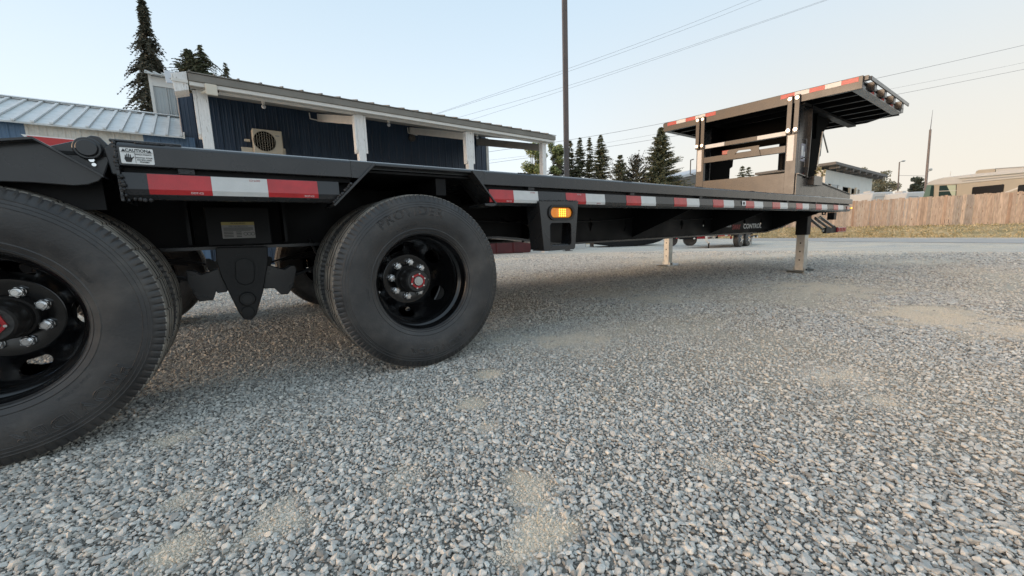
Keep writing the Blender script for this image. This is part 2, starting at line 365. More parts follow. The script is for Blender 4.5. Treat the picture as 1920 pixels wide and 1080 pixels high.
# gravel base material: grey fines, pale dusty patches, small-stone relief
M = bpy.data.materials.new('gravel_base'); M.use_nodes = True; t = M.node_tree; b = t.nodes['Principled BSDF']
def gnode(k, **kw):
    q = t.nodes.new(k)
    for a, c in kw.items(): setattr(q, a, c)
    return q
L = t.links.new
tc = gnode('ShaderNodeTexCoord'); o_ = tc.outputs['Object']
vo = gnode('ShaderNodeTexVoronoi'); vo.inputs['Scale'].default_value = 95; L(o_, vo.inputs['Vector'])
vo2 = gnode('ShaderNodeTexVoronoi'); vo2.inputs['Scale'].default_value = 42; L(o_, vo2.inputs['Vector'])
bw = gnode('ShaderNodeSeparateColor'); L(vo2.outputs['Color'], bw.inputs[0])
cr = gnode('ShaderNodeValToRGB'); L(bw.outputs[0], cr.inputs[0])
cr.color_ramp.elements[0].color = (.36, .345, .32, 1); cr.color_ramp.elements[1].color = (.74, .71, .64, 1)
q = cr.color_ramp.elements.new(.55); q.color = (.53, .51, .47, 1)
nz = gnode('ShaderNodeTexNoise'); nz.inputs['Scale'].default_value = 1.1; nz.inputs['Detail'].default_value = 9; nz.inputs['Roughness'].default_value = .7; L(o_, nz.inputs[0])
mr = gnode('ShaderNodeMapRange'); L(nz.outputs[0], mr.inputs[0]); mr.inputs[1].default_value = .3; mr.inputs[2].default_value = .7; mr.inputs[3].default_value = .82; mr.inputs[4].default_value = 1.18
sc = gnode('ShaderNodeVectorMath', operation='SCALE'); L(cr.outputs[0], sc.inputs[0]); L(mr.outputs[0], sc.inputs['Scale'])
fine = gnode('ShaderNodeTexNoise'); fine.inputs['Scale'].default_value = 260; fine.inputs['Detail'].default_value = 4; L(o_, fine.inputs[0])
dc = gnode('ShaderNodeValToRGB'); L(fine.outputs[0], dc.inputs[0]); dc.color_ramp.elements[0].position = .35; dc.color_ramp.elements[1].position = .68
dc.color_ramp.elements[0].color = (.58, .50, .385, 1); dc.color_ramp.elements[1].color = (.84, .74, .59, 1)
da = gnode('ShaderNodeAttribute', attribute_name='dust')
tn = gnode('ShaderNodeTexNoise'); tn.inputs['Scale'].default_value = .35; tn.inputs['Detail'].default_value = 10; tn.inputs['Roughness'].default_value = .68
mp = gnode('ShaderNodeMapping'); mp.inputs['Scale'].default_value = (.6, 1.6, 1); L(o_, mp.inputs[0]); L(mp.outputs[0], tn.inputs[0])
tr = gnode('ShaderNodeMapRange'); L(tn.outputs[0], tr.inputs[0]); tr.inputs[1].default_value = .42; tr.inputs[2].default_value = .62; tr.inputs[3].default_value = .0; tr.inputs[4].default_value = .7
mxa = gnode('ShaderNodeMath', operation='MAXIMUM'); L(da.outputs['Fac'], mxa.inputs[0]); L(tr.outputs[0], mxa.inputs[1])
pk_ = gnode('ShaderNodeAttribute', attribute_name='gap_shade_fade'); pm_ = gnode('ShaderNodeMapRange'); L(pk_.outputs['Fac'], pm_.inputs[0]); pm_.inputs[3].default_value = .33; pm_.inputs[4].default_value = 1.0  # shade in the gaps between near stones painted into the base, fading with distance
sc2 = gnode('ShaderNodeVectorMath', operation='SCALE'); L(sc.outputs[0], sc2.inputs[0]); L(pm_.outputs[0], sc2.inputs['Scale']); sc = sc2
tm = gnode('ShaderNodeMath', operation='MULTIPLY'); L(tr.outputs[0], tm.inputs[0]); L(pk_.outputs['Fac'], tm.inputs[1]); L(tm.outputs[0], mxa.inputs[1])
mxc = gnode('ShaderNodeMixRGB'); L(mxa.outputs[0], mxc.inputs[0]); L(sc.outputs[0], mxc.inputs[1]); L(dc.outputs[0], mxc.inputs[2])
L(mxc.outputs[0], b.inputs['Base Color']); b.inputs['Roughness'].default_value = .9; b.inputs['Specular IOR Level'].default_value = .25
inv = gnode('ShaderNodeMapRange'); L(mxa.outputs[0], inv.inputs[0]); inv.inputs[3].default_value = .5; inv.inputs[4].default_value = .08
bp = gnode('ShaderNodeBump'); bp.invert = True; L(inv.outputs[0], bp.inputs['Strength']); bp.inputs['Distance'].default_value = .012; L(vo.outputs['Distance'], bp.inputs['Height'])
bp2 = gnode('ShaderNodeBump'); bp2.invert = True; L(inv.outputs[0], bp2.inputs['Strength']); bp2.inputs['Distance'].default_value = .02; L(vo2.outputs['Distance'], bp2.inputs['Height']); L(bp.outputs[0], bp2.inputs['Normal'])
L(bp2.outputs[0], b.inputs['Normal'])
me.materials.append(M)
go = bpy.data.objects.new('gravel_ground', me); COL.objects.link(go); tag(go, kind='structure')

# loose crushed stones (instanced)
MS = bpy.data.materials.new('crushed_stone'); MS.use_nodes = True; t = MS.node_tree; b = t.nodes['Principled BSDF']; L = t.links.new
oi = gnode('ShaderNodeObjectInfo'); cr = gnode('ShaderNodeValToRGB'); L(oi.outputs['Random'], cr.inputs[0])
cols = [(0, (.24, .237, .222)), (.2, (.42, .416, .392)), (.45, (.52, .513, .480)), (.68, (.59, .58, .54)), (.84, (.65, .635, .59)), (.90, (.53, .48, .41)), (.95, (.70, .68, .62)), (1, (.76, .74, .69))]
while len(cr.color_ramp.elements) < len(cols): cr.color_ramp.elements.new(.5)
for q, (a, c) in zip(cr.color_ramp.elements, cols): q.position = a; q.color = (*c, 1)
tc = gnode('ShaderNodeTexCoord'); nz = gnode('ShaderNodeTexNoise'); nz.inputs['Scale'].default_value = 1.8; nz.inputs['Detail'].default_value = 5; L(tc.outputs['Object'], nz.inputs[0])
mr = gnode('ShaderNodeMapRange'); L(nz.outputs[0], mr.inputs[0]); mr.inputs[1].default_value = .3; mr.inputs[2].default_value = .7; mr.inputs[3].default_value = .82; mr.inputs[4].default_value = 1.15
sc = gnode('ShaderNodeVectorMath', operation='SCALE'); L(cr.outputs[0], sc.inputs[0]); L(mr.outputs[0], sc.inputs['Scale'])
da = gnode('ShaderNodeAttribute', attribute_name='dust', attribute_type='INSTANCER')
mxc = gnode('ShaderNodeMixRGB'); mxc.inputs[2].default_value = (.76, .67, .53, 1); L(sc.outputs[0], mxc.inputs[1])
ml = gnode('ShaderNodeMath', operation='MULTIPLY'); ml.inputs[1].default_value = .75; L(da.outputs['Fac'], ml.inputs[0]); L(ml.outputs[0], mxc.inputs[0])
L(mxc.outputs[0], b.inputs['Base Color']); b.inputs['Roughness'].default_value = .8; b.inputs['Specular IOR Level'].default_value = .3
stones = bpy.data.collections.new('stone_shapes')
for k in range(10):
    bm = bmesh.new(); rr = random.Random(k+50)
    sx, sy, sz = rr.uniform(.75, 1.35), rr.uniform(.6, 1.0), rr.uniform(.42, .8)
    for _ in range(20):
        v = Vector((rr.gauss(0, 1), rr.gauss(0, 1), rr.gauss(0, 1))).normalized()*rr.uniform(.85, 1.05)
        bm.verts.new((v.x*sx, v.y*sy, v.z*sz))
    bmesh.ops.convex_hull(bm, input=bm.verts[:]); bmesh.ops.delete(bm, geom=[v for v in bm.verts if not v.link_faces], context='VERTS')
    sm = bpy.data.meshes.new('stone'); bm.to_mesh(sm); bm.free(); sm.materials.append(MS)
    stones.objects.link(bpy.data.objects.new('stone', sm))
def wedge_points(r0, r1, pitch, size, sd_, a0=-36, a1=100, zoff=0.0, keep=1.0):
    rng = np.random.default_rng(sd_)
    xs = np.arange(-r1, r1, pitch); ys_ = np.arange(-r1/.9, r1/.9, pitch); gx_, gy_ = np.meshgrid(xs, ys_); gx_ = gx_+(np.arange(len(ys_)) % 2)[:, None]*pitch*.5; gy_ = gy_*.9
    x = gx_.ravel()+rng.uniform(-.36, .36, gx_.size)*pitch; y = gy_.ravel()+rng.uniform(-.36, .36, gx_.size)*pitch
    r = np.hypot(x, y); az = np.degrees(np.arctan2(x, y))
    ok = (r > r0) & (r < r1) & (az > a0) & (az < a1) & (rng.random(x.size) < keep)
    x, y = x[ok], y[ok]; d = dust(x, y); n_ = len(x)
    k2 = rng.random(n_) > np.clip(d*1.2, 0, .93); x, y, d = x[k2], y[k2], d[k2]; n_ = len(x)
    s = size*np.exp(rng.normal(0, .34, n_)); s = np.clip(s, size*.5, size*1.9)*(1-.45*d)
    z = zgv(x, y)+(fbm(x*1.3, y*1.3, 8)-.5)*.012*np.clip(2/np.maximum(np.hypot(x, y), .5), 0, 1)+s*rng.uniform(.15, .5, n_)-d*.003+zoff
    rot = np.stack([rng.normal(0, .30, n_), rng.normal(0, .30, n_), rng.uniform(0, 6.28, n_)], -1)
    return np.stack([x, y, z], -1), s, rot, d, n_
sets = [wedge_points(.30, 3.0, .0112, .0058, 1, -50, 112, zoff=.0015), wedge_points(.30, 2.6, .0080, .0032, 2, -50, 112, zoff=-.0005), wedge_points(3.0, 5.2, .0138, .0071, 3, -38, 98), wedge_points(5.2, 9.0, .024, .0095, 4, -30, 95), wedge_points(9.0, 14.5, .05, .013, 5, -10, 95)]
# sharp grit lying in the dusty hollows
rg = np.random.default_rng(77); gp_ = []
for cx, cy, rad, s_ in PW:
    n_ = int(min(26000, 3.2*(rad*2.2)**2/.0045**2)); gx_ = cx+rg.normal(0, rad*.9, n_); gy_ = cy+rg.normal(0, rad*.8, n_); gp_.append(np.stack([gx_, gy_], -1))
gq = np.concatenate(gp_); dq = dust(gq[:, 0], gq[:, 1]); gq = gq[dq > .15]; dq = dq[dq > .15]; n_ = len(gq)
sz_ = np.clip(.0016*np.exp(rg.normal(0, .45, n_)), .0008, .0055)
sets.append((np.stack([gq[:, 0], gq[:, 1], zgv(gq[:, 0], gq[:, 1])+(fbm(gq[:, 0]*1.3, gq[:, 1]*1.3, 8)-.5)*.012*np.clip(2/np.maximum(np.hypot(gq[:, 0], gq[:, 1]), .5), 0, 1)+sz_*.3], -1), sz_, np.stack([rg.normal(0, .5, n_), rg.normal(0, .5, n_), rg.uniform(0, 6.28, n_)], -1), np.clip(dq*rg.uniform(.5, 1.3, n_), 0, 1), n_))
P = np.concatenate([q[0] for q in sets]); SS = np.concatenate([q[1] for q in sets]); RR = np.concatenate([q[2] for q in sets]); DD = np.concatenate([q[3] for q in sets])
pm = bpy.data.meshes.new('loose_gravel'); pm.vertices.add(len(P)); pm.vertices.foreach_set('co', P.astype(np.float32).ravel())
a = pm.attributes.new('size', 'FLOAT', 'POINT'); a.data.foreach_set('value', SS.astype(np.float32))
a = pm.attributes.new('rot', 'FLOAT_VECTOR', 'POINT'); a.data.foreach_set('vector', RR.astype(np.float32).ravel())
a = pm.attributes.new('dust', 'FLOAT', 'POINT'); a.data.foreach_set('value', DD.astype(np.float32))
po = bpy.data.objects.new('loose_gravel', pm); COL.objects.link(po); tag(po, 'loose grey crushed stone covering the yard', 'gravel', kind='stuff')
def scatter_group(name, coll):
    g = bpy.data.node_groups.new(name, 'GeometryNodeTree')
    g.interface.new_socket('Geometry', in_out='INPUT', socket_type='NodeSocketGeometry'); g.interface.new_socket('Geometry', in_out='OUTPUT', socket_type='NodeSocketGeometry')
    def n(k, **kw):
        q = g.nodes.new(k)
        for a, c in kw.items(): setattr(q, a, c)
        return q
    gi = n('NodeGroupInput'); g_o = n('NodeGroupOutput'); m2p = n('GeometryNodeMeshToPoints'); iop = n('GeometryNodeInstanceOnPoints')
    ci = n('GeometryNodeCollectionInfo'); ci.inputs['Collection'].default_value = coll; ci.inputs['Separate Children'].default_value = True; ci.inputs['Reset Children'].default_value = True
    an = n('GeometryNodeInputNamedAttribute', data_type='FLOAT'); an.inputs['Name'].default_value = 'size'
    ar = n('GeometryNodeInputNamedAttribute', data_type='FLOAT_VECTOR'); ar.inputs['Name'].default_value = 'rot'
    e2r = n('FunctionNodeEulerToRotation'); L = g.links.new
    L(gi.outputs[0], m2p.inputs['Mesh']); L(m2p.outputs[0], iop.inputs['Points']); L(ci.outputs[0], iop.inputs['Instance']); iop.inputs['Pick Instance'].default_value = True
    L(ar.outputs['Attribute'], e2r.inputs[0]); L(e2r.outputs[0], iop.inputs['Rotation']); L(an.outputs['Attribute'], iop.inputs['Scale'])
    L(iop.outputs[0], g_o.inputs[0]); return g
md = po.modifiers.new('scatter', 'NODES'); md.node_group = scatter_group('scatter_stones', stones)

# ================================================================ FENCE, VERGE
FP0 = at(1600, 425, 26.2); FP1 = at(1920, 420, 20.4)
FEN = Plane(FP0, P1=FP1)
def fence_base(u):  # height of fence foot
    L_ = (Vector(FP1[:2])-Vector(FP0[:2])).length; return FP0.z+(FP1.z-FP0.z)*u/L_
Lf = (Vector(FP1[:2])-Vector(FP0[:2])).length
fen = thing('picket_fence', 'unstained cedar privacy fence of vertical boards beyond the gravel lot', 'fence', (FP0.x, FP0.y, FP0.z), FEN.ang)
pk = []
for k in range(6):
    rr = random.Random(k); h = 1.70+rr.uniform(-.03, .03); wd = .138+rr.uniform(-.006, .004)
    pk.append(MB().prism([(0, .0), (wd, 0), (wd, h-.012), (wd*.85, h), (wd*.12, h+.003), (0, h-.015)], 'Y', 0, .018).build('picket', MT['cedar'], None))
used = [False]*6; u = -5.2; k = 0; rr = random.Random(3)
while u < Lf+2.6 and k < 230:
    i = rr.randrange(6); o = pk[i] if not used[i] else dup(pk[i]); used[i] = True
    o.parent = fen; o.location = (u, rr.uniform(-.012, .012), fence_base(u)-FP0.z+rr.uniform(-.025, .03)); o.rotation_euler = (0, rr.gauss(0, .006), 0); u += .146+rr.uniform(-.002, .008); k += 1
for zz in (.3, .9, 1.5): MB().box(-5.2, u, .02, .058, zz, zz+.09).build('rail', MT['lumber'], fen, local=True)
# verge: rises from the lot edge to the foot of the fence
edge_px = [(1180, 443.5), (1300, 444), (1400, 444.5), (1500, 445), (1600, 445.3), (1760, 445.5), (1920, 445.5), (2080, 446)]
ue = [(float((np.array(gp(a, b)[:2])-FEN.P0)@FEN.dl), float((np.array(gp(a, b)[:2])-FEN.P0)@FEN.n)) for a, b in edge_px]
mb = MB(); us = np.linspace(-40, 45, 220); nv = 22
ue.sort(); ux = [q[0] for q in ue]; wx = [max(min(q[1], -1.2), -30) for q in ue]
V = []
for u in us:
    we = float(np.interp(u, ux, wx)); we = max(we, -7.5)
    for j in range(nv):
        tt = j/(nv-1)
        w_ = we+(14-we)*tt**1.6
        P2 = FEN.P0+FEN.dl*u+FEN.n*w_
        zb = -.45+(fence_base(np.clip(u, -30, 12))+.03+.45)*min(1, ((w_-we)/(0-we))**.8 if w_ < 0 else 1)
        zb += (float(fbm([u*.9], [w_*1.7], 4)[0])-.5)*.10
        V.append((P2[0], P2[1], zb if j else -.47))
fc = [(i*nv+j, (i+1)*nv+j, (i+1)*nv+j+1, i*nv+j+1) for i in range(len(us)-1) for j in range(nv-1)]
mb.add(V, fc)
MG = mat('dry_grass_verge', (.46, .38, .23), .9, col2=(.26, .23, .12), mscale=1.1, mlo=.42, mhi=.62, var=.3, vscale=9, bump=.6, bscale=14)
vg = mb.build('grass_verge', MG, smooth=80, fix=False); tag(vg, kind='structure')
MGB = leaf_mat('dry_grass_blades', (.34, .29, .15), (.64, .54, .35), (.48, .41, .24))
mb = MB(); rr = random.Random(9)
for _ in range(14000):
    u = rr.uniform(-22, 12); we = max(float(np.interp(u, ux, wx)), -7.5); tt = rr.random()**1.3; w_ = we+(-.1-we)*tt
    P2 = FEN.P0+FEN.dl*u+FEN.n*w_; zb = -.45+(fence_base(u)+.48)*((w_-we)/(0-we))**.8-.03
    h = rr.uniform(.04, .12)*(1.4 if tt > .85 else 1); a = rr.uniform(0, 3.14); dx, dy = math.cos(a)*.05, math.sin(a)*.05; lx, ly = rr.gauss(0, .05), rr.gauss(0, .05)
    mb.add([(P2[0]-dx, P2[1]-dy, zb), (P2[0]+dx, P2[1]+dy, zb), (P2[0]+lx, P2[1]+ly, zb+h)], [(0, 1, 2)])
tag(mb.build('dry_grass', MGB, fix=False), 'short dry yellow grass on the bank below the cedar fence', 'grass', kind='stuff')
la = [gp(a, b_) for a, b_ in ((1400, 446), (1500, 446.5), (1600, 447), (1760, 447.5), (1920, 448), (2080, 448.5))]; lb = [gp(a, b_) for a, b_ in ((1400, 451), (1500, 452), (1600, 453.5), (1760, 455), (1920, 456.5), (2080, 458))]
n_ = len(la); mb = MB().add([(p.x, p.y, zg(p.x, p.y)+.012) for p in la+lb], [(i, i+1, i+1+n_, i+n_) for i in range(n_-1)])
ro = mb.build('asphalt_lane', mat('worn_asphalt', (.44, .43, .415), .9, col2=(.52, .50, .455), mscale=.8, var=.15, vscale=12, spec=.2), fix=False); tag(ro, kind='structure')
# ================================================================ PORCH BUILDING (long blue shed with white posts)
B0 = g0 = onY(372, 170, 8); BD = Plane(B0, deg=2.0)
BZ = -.2
bl = thing('porch_building', 'long navy metal building with a deep porch roof on flaking white posts', 'building', (B0[0], B0[1], 0), BD.ang)
WD = 3.3
def bpart(mb, name, mt, parent=None, **k): return mb.build(name, MT[mt] if isinstance(mt, str) else mt, parent or bl, local=True, **k)
# navy wall: vertical ribbed sheets
def ribwall(u0, u1, w_, z0, z1, pitch=.2286, rib=.02, maj=.03):
    mb = MB(); pts = []; u = u0
    while u < u1-.001:
        e_ = min(u+pitch, u1)
        pts += [(u, w_), (min(u+.012, e_), w_-rib), (min(u+.032, e_), w_-rib), (min(u+.046, e_), w_)]
        for q in (.09, .15): pts += [(min(u+q, e_), w_), (min(u+q+.006, e_), w_-.004), (min(u+q+.02, e_), w_-.004), (min(u+q+.026, e_), w_)]
        u += pitch
    pts.append((u1, w_)); n_ = len(pts)
    mb.add([(a, c, z0) for a, c in pts]+[(a, c, z1) for a, c in pts], [(i, i+1, i+1+n_, i+n_) for i in range(n_-1)])
    return mb
SOFF = lambda w_: 2.985+.255*w_
u = .0
UR = 7.62; sheet = .9144
u = -.35
while u < UR-.01:
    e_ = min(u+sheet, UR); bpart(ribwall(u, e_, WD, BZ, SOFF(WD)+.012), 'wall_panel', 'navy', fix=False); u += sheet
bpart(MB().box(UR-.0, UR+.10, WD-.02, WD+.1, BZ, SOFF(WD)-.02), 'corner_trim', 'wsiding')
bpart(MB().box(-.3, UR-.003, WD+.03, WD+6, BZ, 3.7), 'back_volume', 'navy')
# posts with side boards
pu = []
for (a, b_, px) in ((366, 166, 383), (667, 213, 690), (876, 247, 895), (1017, 272, 1031)): pu.append(BD.uz(a, b_)[0])
pu[0] = BD.uz(367, 170)[0]
for k, u in enumerate(pu):
    bpart(MB().box(u, u+.14, 0, .14, BZ-.2, 2.965), 'post', 'wood', bevel=.006)
    if k < 3:
        a = MB().prism([(-.0, 2.95), (.0, 2.30), (.05, 2.24), (.14, 2.24), (.14, 2.95)], 'X', u-.042, u-.002)
        bpart(a, 'splice_board', 'wood', bevel=.004)
    if 0 < k < 3: bpart(MB().prism([(0, 2.95), (0, 2.24), (.14, 2.30), (.14, 2.95)], 'X', u+.142, u+.18), 'splice_board', 'wood', bevel=.004)
    if k in (1, 2): bpart(MB().prism([(.14, 2.80), (.14, 2.955), (WD-.03, SOFF(WD-.03)-.03), (WD-.03, SOFF(WD-.03)-.22)], 'X', u+.03, u+.07), 'cross_beam', 'wtrim')
    if k == 3: bpart(MB().prism([(.14, 2.78), (.14, 2.955), (WD+.1, SOFF(WD)-.03), (WD+.1, SOFF(WD)-.27)], 'X', u+.04, u+.13), 'cross_beam', 'soffit')
UL = -.10; URF = pu[3]+.30
# front beam, fascia, soffit, roof skin with ribs
bpart(MB().box(UL, URF-.03, -.02, .12, 2.968, 3.0), 'front_beam', 'wtrim')
bpart(MB().box(UL, URF, -.16, -.12, 2.965, 3.022), 'lower_fascia', 'wtrim', bevel=.004)
bpart(MB().box(UL, URF+.02, -.185, -.14, 3.025, 3.13), 'drip_edge', 'roofd', bevel=.004)
bpart(MB().prism([(-.118, 2.972), (WD+.2, SOFF(WD+.2)), (WD+.2, SOFF(WD+.2)+.02), (-.118, 2.990)], 'X', UL+.02, URF-.02), 'soffit', 'soffit')
rs = .27
bpart(MB().prism([(-.20, 3.135), (WD+1.2, 3.135+rs*(WD+1.4)), (WD+1.2, 3.15+rs*(WD+1.4)), (-.20, 3.15)], 'X', UL-.01, URF+.03), 'roof', 'roofd')
rib0 = None; u = UL+.02
while u < URF:
    if rib0 is None:
        rib0 = MB().prism([(-.21, 3.148), (-.21, 3.166), (WD+1.2, 3.166+rs*(WD+1.41)), (WD+1.2, 3.148+rs*(WD+1.41))], 'X', -.012, .012).build('roof_rib', MT['roofd'], bl, local=True); rib0.location = (u, 0, 0)
    else: dup(rib0, bl, (u, 0, 0))
    u += .3048
# boxed white eave end on the left
eb = bpart(MB().prism([(-.30, 3.10), (-.115, 3.16), (-.115, 2.90), (-.285, 2.84)], 'Y', -.14, .20), 'eave_end_board', 'wood', bevel=.004)
bpart(MB().box(-.31, -.112, -.16, -.138, 2.99, 3.03), 'eave_trim', 'wtrim')
# porch lights
for (px, py) in ((494, 196), (729, 233), (895, 260)):
    u, z = BD.uz(px, py, 1.0); zs = SOFF(1.0)
    q = bpart(MB().cyl((u, 1.0, zs-.005), (u, 1.0, zs-.05), .03, 10).cyl((u, 1, zs-.05), (u, 1, zs-.08), .022, 10), 'lamp_holder', 'wtrim', smooth=40)
    bpart(MB().sphere((u, 1.0, zs-.11), .038, 12), 'bulb', 'greyd', q, smooth=80)
u, z = BD.uz(772, 259, WD-.05); q = bpart(MB().cyl((u, WD-.03, z), (u, WD-.10, z), .10, 18).cyl((u, WD-.1, z), (u, WD-.14, z), .085, 18, r1=.04), 'wall_lamp', 'grille', smooth=40)
for (a, b_, c, d_) in ((580, 211, 582, 222), (765, 239, 766, 249)):
    u0, z0 = BD.uz(a, b_, WD-.06); u1, z1 = BD.uz(c, d_, WD-.06)
    bpart(MB().tube([(u0, WD-.04, z0), (u1, WD-.04, z1), (u1+.28, WD-.04, z1-.03)], .014, 6), 'conduit', 'wtrim')
# floodlight and camera on the first post
u, z = BD.uz(385, 172)
fl = bpart(MB().box(u+.0, u+.15, -.20, -.165, z-.09, z+.07), 'floodlight', 'beige', bevel=.008); bpart(MB().cyl((u-.05, -.06, z-.04), (u+.03, -.165, z-.03), .022, 8), 'floodlight_arm', 'beige', fl)
u, z = BD.uz(404, 175)
bpart(MB().sphere((u, -.03, z+.03), .05, 12, (1, 1, .8)).cyl((u, -.03, z), (u, -.03, z+.09), .025, 8), 'security_camera', 'grille', smooth=50)
# ---- air conditioner (its own thing, fixed to the wall)
u0, zt = BD.uz(472, 240, WD-.35); u1, z_ = BD.uz(528, 247, WD-.35); zb = zt-.56
P_ = FENP = BD.P0+BD.dl*u0+BD.n*(WD-.35)
ac = thing('air_conditioner', 'beige wall mounted air conditioner unit with one round fan grille', 'air conditioner', (P_[0], P_[1], zb), BD.ang)
aw = u1-u0
MB().box(0, aw, 0, .30, 0, .56).build('casing', MT['beige'], ac, local=True, bevel=.012)
fg = MB().cyl((aw*.38, -.012, .29), (aw*.38, -.002, .29), .225, 32).build('fan_recess', MT['void'], ac, local=True)
mb = MB()
for r in np.linspace(.03, .22, 5):
    mb.tube([(aw*.38+r*math.cos(a), -.016, .29+r*math.sin(a)) for a in np.linspace(0, 2*PI, 25)], .0012, 4)
for x in np.linspace(-.2, .2, 9):
    h = math.sqrt(.22**2-x*x); mb.box(aw*.38+x-.002, aw*.38+x+.002, -.017, -.013, .29-h, .29+h)
mb.build('fan_grille', MT['beige'], ac, local=True)
MB().box(aw*.70, aw*.97, -.008, -.002, .04, .50).build('service_panel', MT['beige'], ac, local=True, bevel=.003)
MB().box(aw*.76, aw*.90, -.0095, -.0085, .43, .45).build('badge', MT['rvline'], ac, local=True)
MB().box(aw+.002, aw+.05, .05, .25, .0, .18).build('valve_cover', MT['beige'], ac, local=True, bevel=.005)
for x in (.12, aw-.14): MB().box(x, x+.03, 0, .345, -.04, -.002).build('bracket', MT['galv'], ac, local=True)
u, z = BD.uz(458, 262, WD-.1); bpart(MB().box(u, u+.11, WD-.12, WD-.03, z-.03, z+.02), 'pipe_cover', 'beige', bevel=.004)
u, z = BD.uz(463, 283, WD-.1); bpart(MB().box(u-.1, u+.12, WD-.12, WD-.03, z-.12, z+.08), 'junction_box', 'beige', bevel=.006)

# ================================================================ LEAN-TO (left wing, white ribbed roof)
ltw = 3.2
LT = thing('lean_to_shed', 'low shed wing with a white ribbed roof above blue and cream wall sheets', 'building', (B0[0], B0[1], 0), BD.ang)
def lp(mb, name, mt, parent=None, **k): return mb.build(name, MT[mt], parent or LT, local=True, **k)
eL = BD.uz(0, 226, ltw-.15); eR = BD.uz(343, 255, ltw-.15); ez = (eL[1]+eR[1])/2
rw = 5.2; rL = BD.uz(0, 179, rw); rR = BD.uz(321, 220, rw); rz_ = (rL[1]+rR[1])/2
eu = eR[0]
u = eu; i = 0
segs = []
cream0 = BD.uz(46, 240, ltw)[0]; cream1 = BD.uz(267, 250, ltw)[0]
bounds = [(cream1, BD.uz(364, 256, ltw)[0], 'blue'), (cream0, cream1, 'wsiding'), (cream0-4.2, cream0, 'blue')]
for a, b_, mt in bounds:
    u = b_
    while u > a+.01:
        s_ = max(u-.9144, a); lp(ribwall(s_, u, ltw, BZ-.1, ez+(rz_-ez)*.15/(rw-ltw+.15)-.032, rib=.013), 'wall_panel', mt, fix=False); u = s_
zc = ez
lp(MB().prism([(ltw-.15, ez), (rw, rz_), (rw, rz_-.03), (ltw-.15, ez-.03)], 'X', eu-6.5, eu), 'roof_sheet', 'roofw')
r0 = MB().prism([(ltw-.17, ez), (ltw-.17, ez+.032), (rw-.02, rz_+.03), (rw-.02, rz_)], 'X', -.022, .022).build('roof_rib', MT['roofw'], LT, local=True)
u = eu-.03; first = True
while u > eu-6.4:
    if first: r0.location = (u, 0, 0); first = False
    else: dup(r0, LT, (u, 0, 0))
    u -= .2286
lp(MB().prism([(rw-.16, rz_-.012), (rw+.02, rz_+.052), (rw+.02, rz_+.02), (rw-.1, rz_-.02)], 'X', eu-6.5, eu), 'ridge_cap', 'roofw')
lp(MB().prism([(ltw-.17, ez-.04), (ltw-.17, ez+.045), (rw, rz_+.05), (rw, rz_-.04)], 'X', eu+.002, eu+.03), 'rake_trim', 'wtrim')
lp(MB().box(eu-6.4, eu-.05, ltw+.04, ltw+3, BZ, ez-.2), 'back_volume', 'blue')
# upper grey wall with little white roof
GW = rw+.15
gL, gz0 = BD.uz(281, 145, GW); gR, gz1 = BD.uz(352, 170, GW)
UT = thing('upper_grey_wing', 'small raised grey metal wing with a white roof edge behind the shed', 'building', (B0[0], B0[1], 0), BD.ang)
def upp(mb, name, mt, **k): return mb.build(name, MT[mt], UT, local=True, **k)
um = BD.uz(318, 200, GW)[0]
gt = BD.uz(300, 163, GW)[1]
upp(ribwall(gL+.02, um, GW, 2.0, gt, rib=.014), 'wall_panel', 'gsiding', fix=False); upp(ribwall(um, gR-.06, GW, 2.0, gt, pitch=.10, rib=.02), 'wall_panel', 'gsiding', fix=False)
upp(MB().box(gL, gR-.02, GW-.03, GW-.002, gt, gt+.22), 'frieze_board', 'wtrim'); upp(MB().box(gL-.03, gL+.03, GW-.04, GW+.05, 2.0, gt+.3), 'corner_trim', 'wtrim')
upp(MB().box(gR-.16, gR, GW-.06, GW-.031, 2.0, gt), 'corner_trim', 'wsiding'); upp(MB().box(gL+.02, gR, GW+.01, GW+3, 2.0, gt+.25), 'back_volume', 'gsiding')
tz = gt+.22
upp(MB().prism([(GW-.2, tz), (GW-.2, tz+.03), (GW+1.9, tz+.65), (GW+1.9, tz+.62)], 'X', gL-.08, gR), 'roof', 'roofw')
for k in range(5):
    uu = gL-.05+k*(gR-gL)/4.6; upp(MB().prism([(GW-.22, tz+.03), (GW-.22, tz+.06), (GW+1.9, tz+.68), (GW+1.9, tz+.65)], 'X', uu-.02, uu+.02), 'roof_rib', 'roofw')
# satellite dish and vent pipe
D = BD; du, dz = BD.uz(325, 143, 4.3)
pp = BD.P0+BD.dl*du+BD.n*4.3
dh = thing('satellite_dish', 'flat pale rectangular satellite panel tilted above the roof corner', 'satellite dish', (pp[0], pp[1], dz), BD.ang)
c4 = [BD.uz(305, 127, 4.3), BD.uz(344, 138, 4.3), BD.uz(346, 157, 4.3), BD.uz(312, 155, 4.3)]
q = [(a-du, .0+.10*((b_-dz) > 0), b_-dz) for a, b_ in c4]
MB().add(q+[(a, b_+.03, c) for a, b_, c in q], [(0, 1, 2, 3), (7, 6, 5, 4), (0, 4, 5, 1), (1, 5, 6, 2), (2, 6, 7, 3), (3, 7, 4, 0)]).build('panel', MT['greyd'], dh, local=True, bevel=.006)
MB().cyl((.06, .03, -.1), (.06, .25, -.6), .02, 8).build('mast', MT['galv'], dh, local=True)
vu, vz = BD.uz(328, 146, 4.0); pp = BD.P0+BD.dl*vu+BD.n*4.0
vp = thing('vent_pipe', 'grey metal vent pipe with a flat cap beside the satellite panel', 'vent pipe', (pp[0], pp[1], vz), BD.ang)
MB().cyl((.03, 0, -.75), (.03, 0, -.02), .03, 10).build('pipe', MT['galv'], vp, local=True, smooth=40)
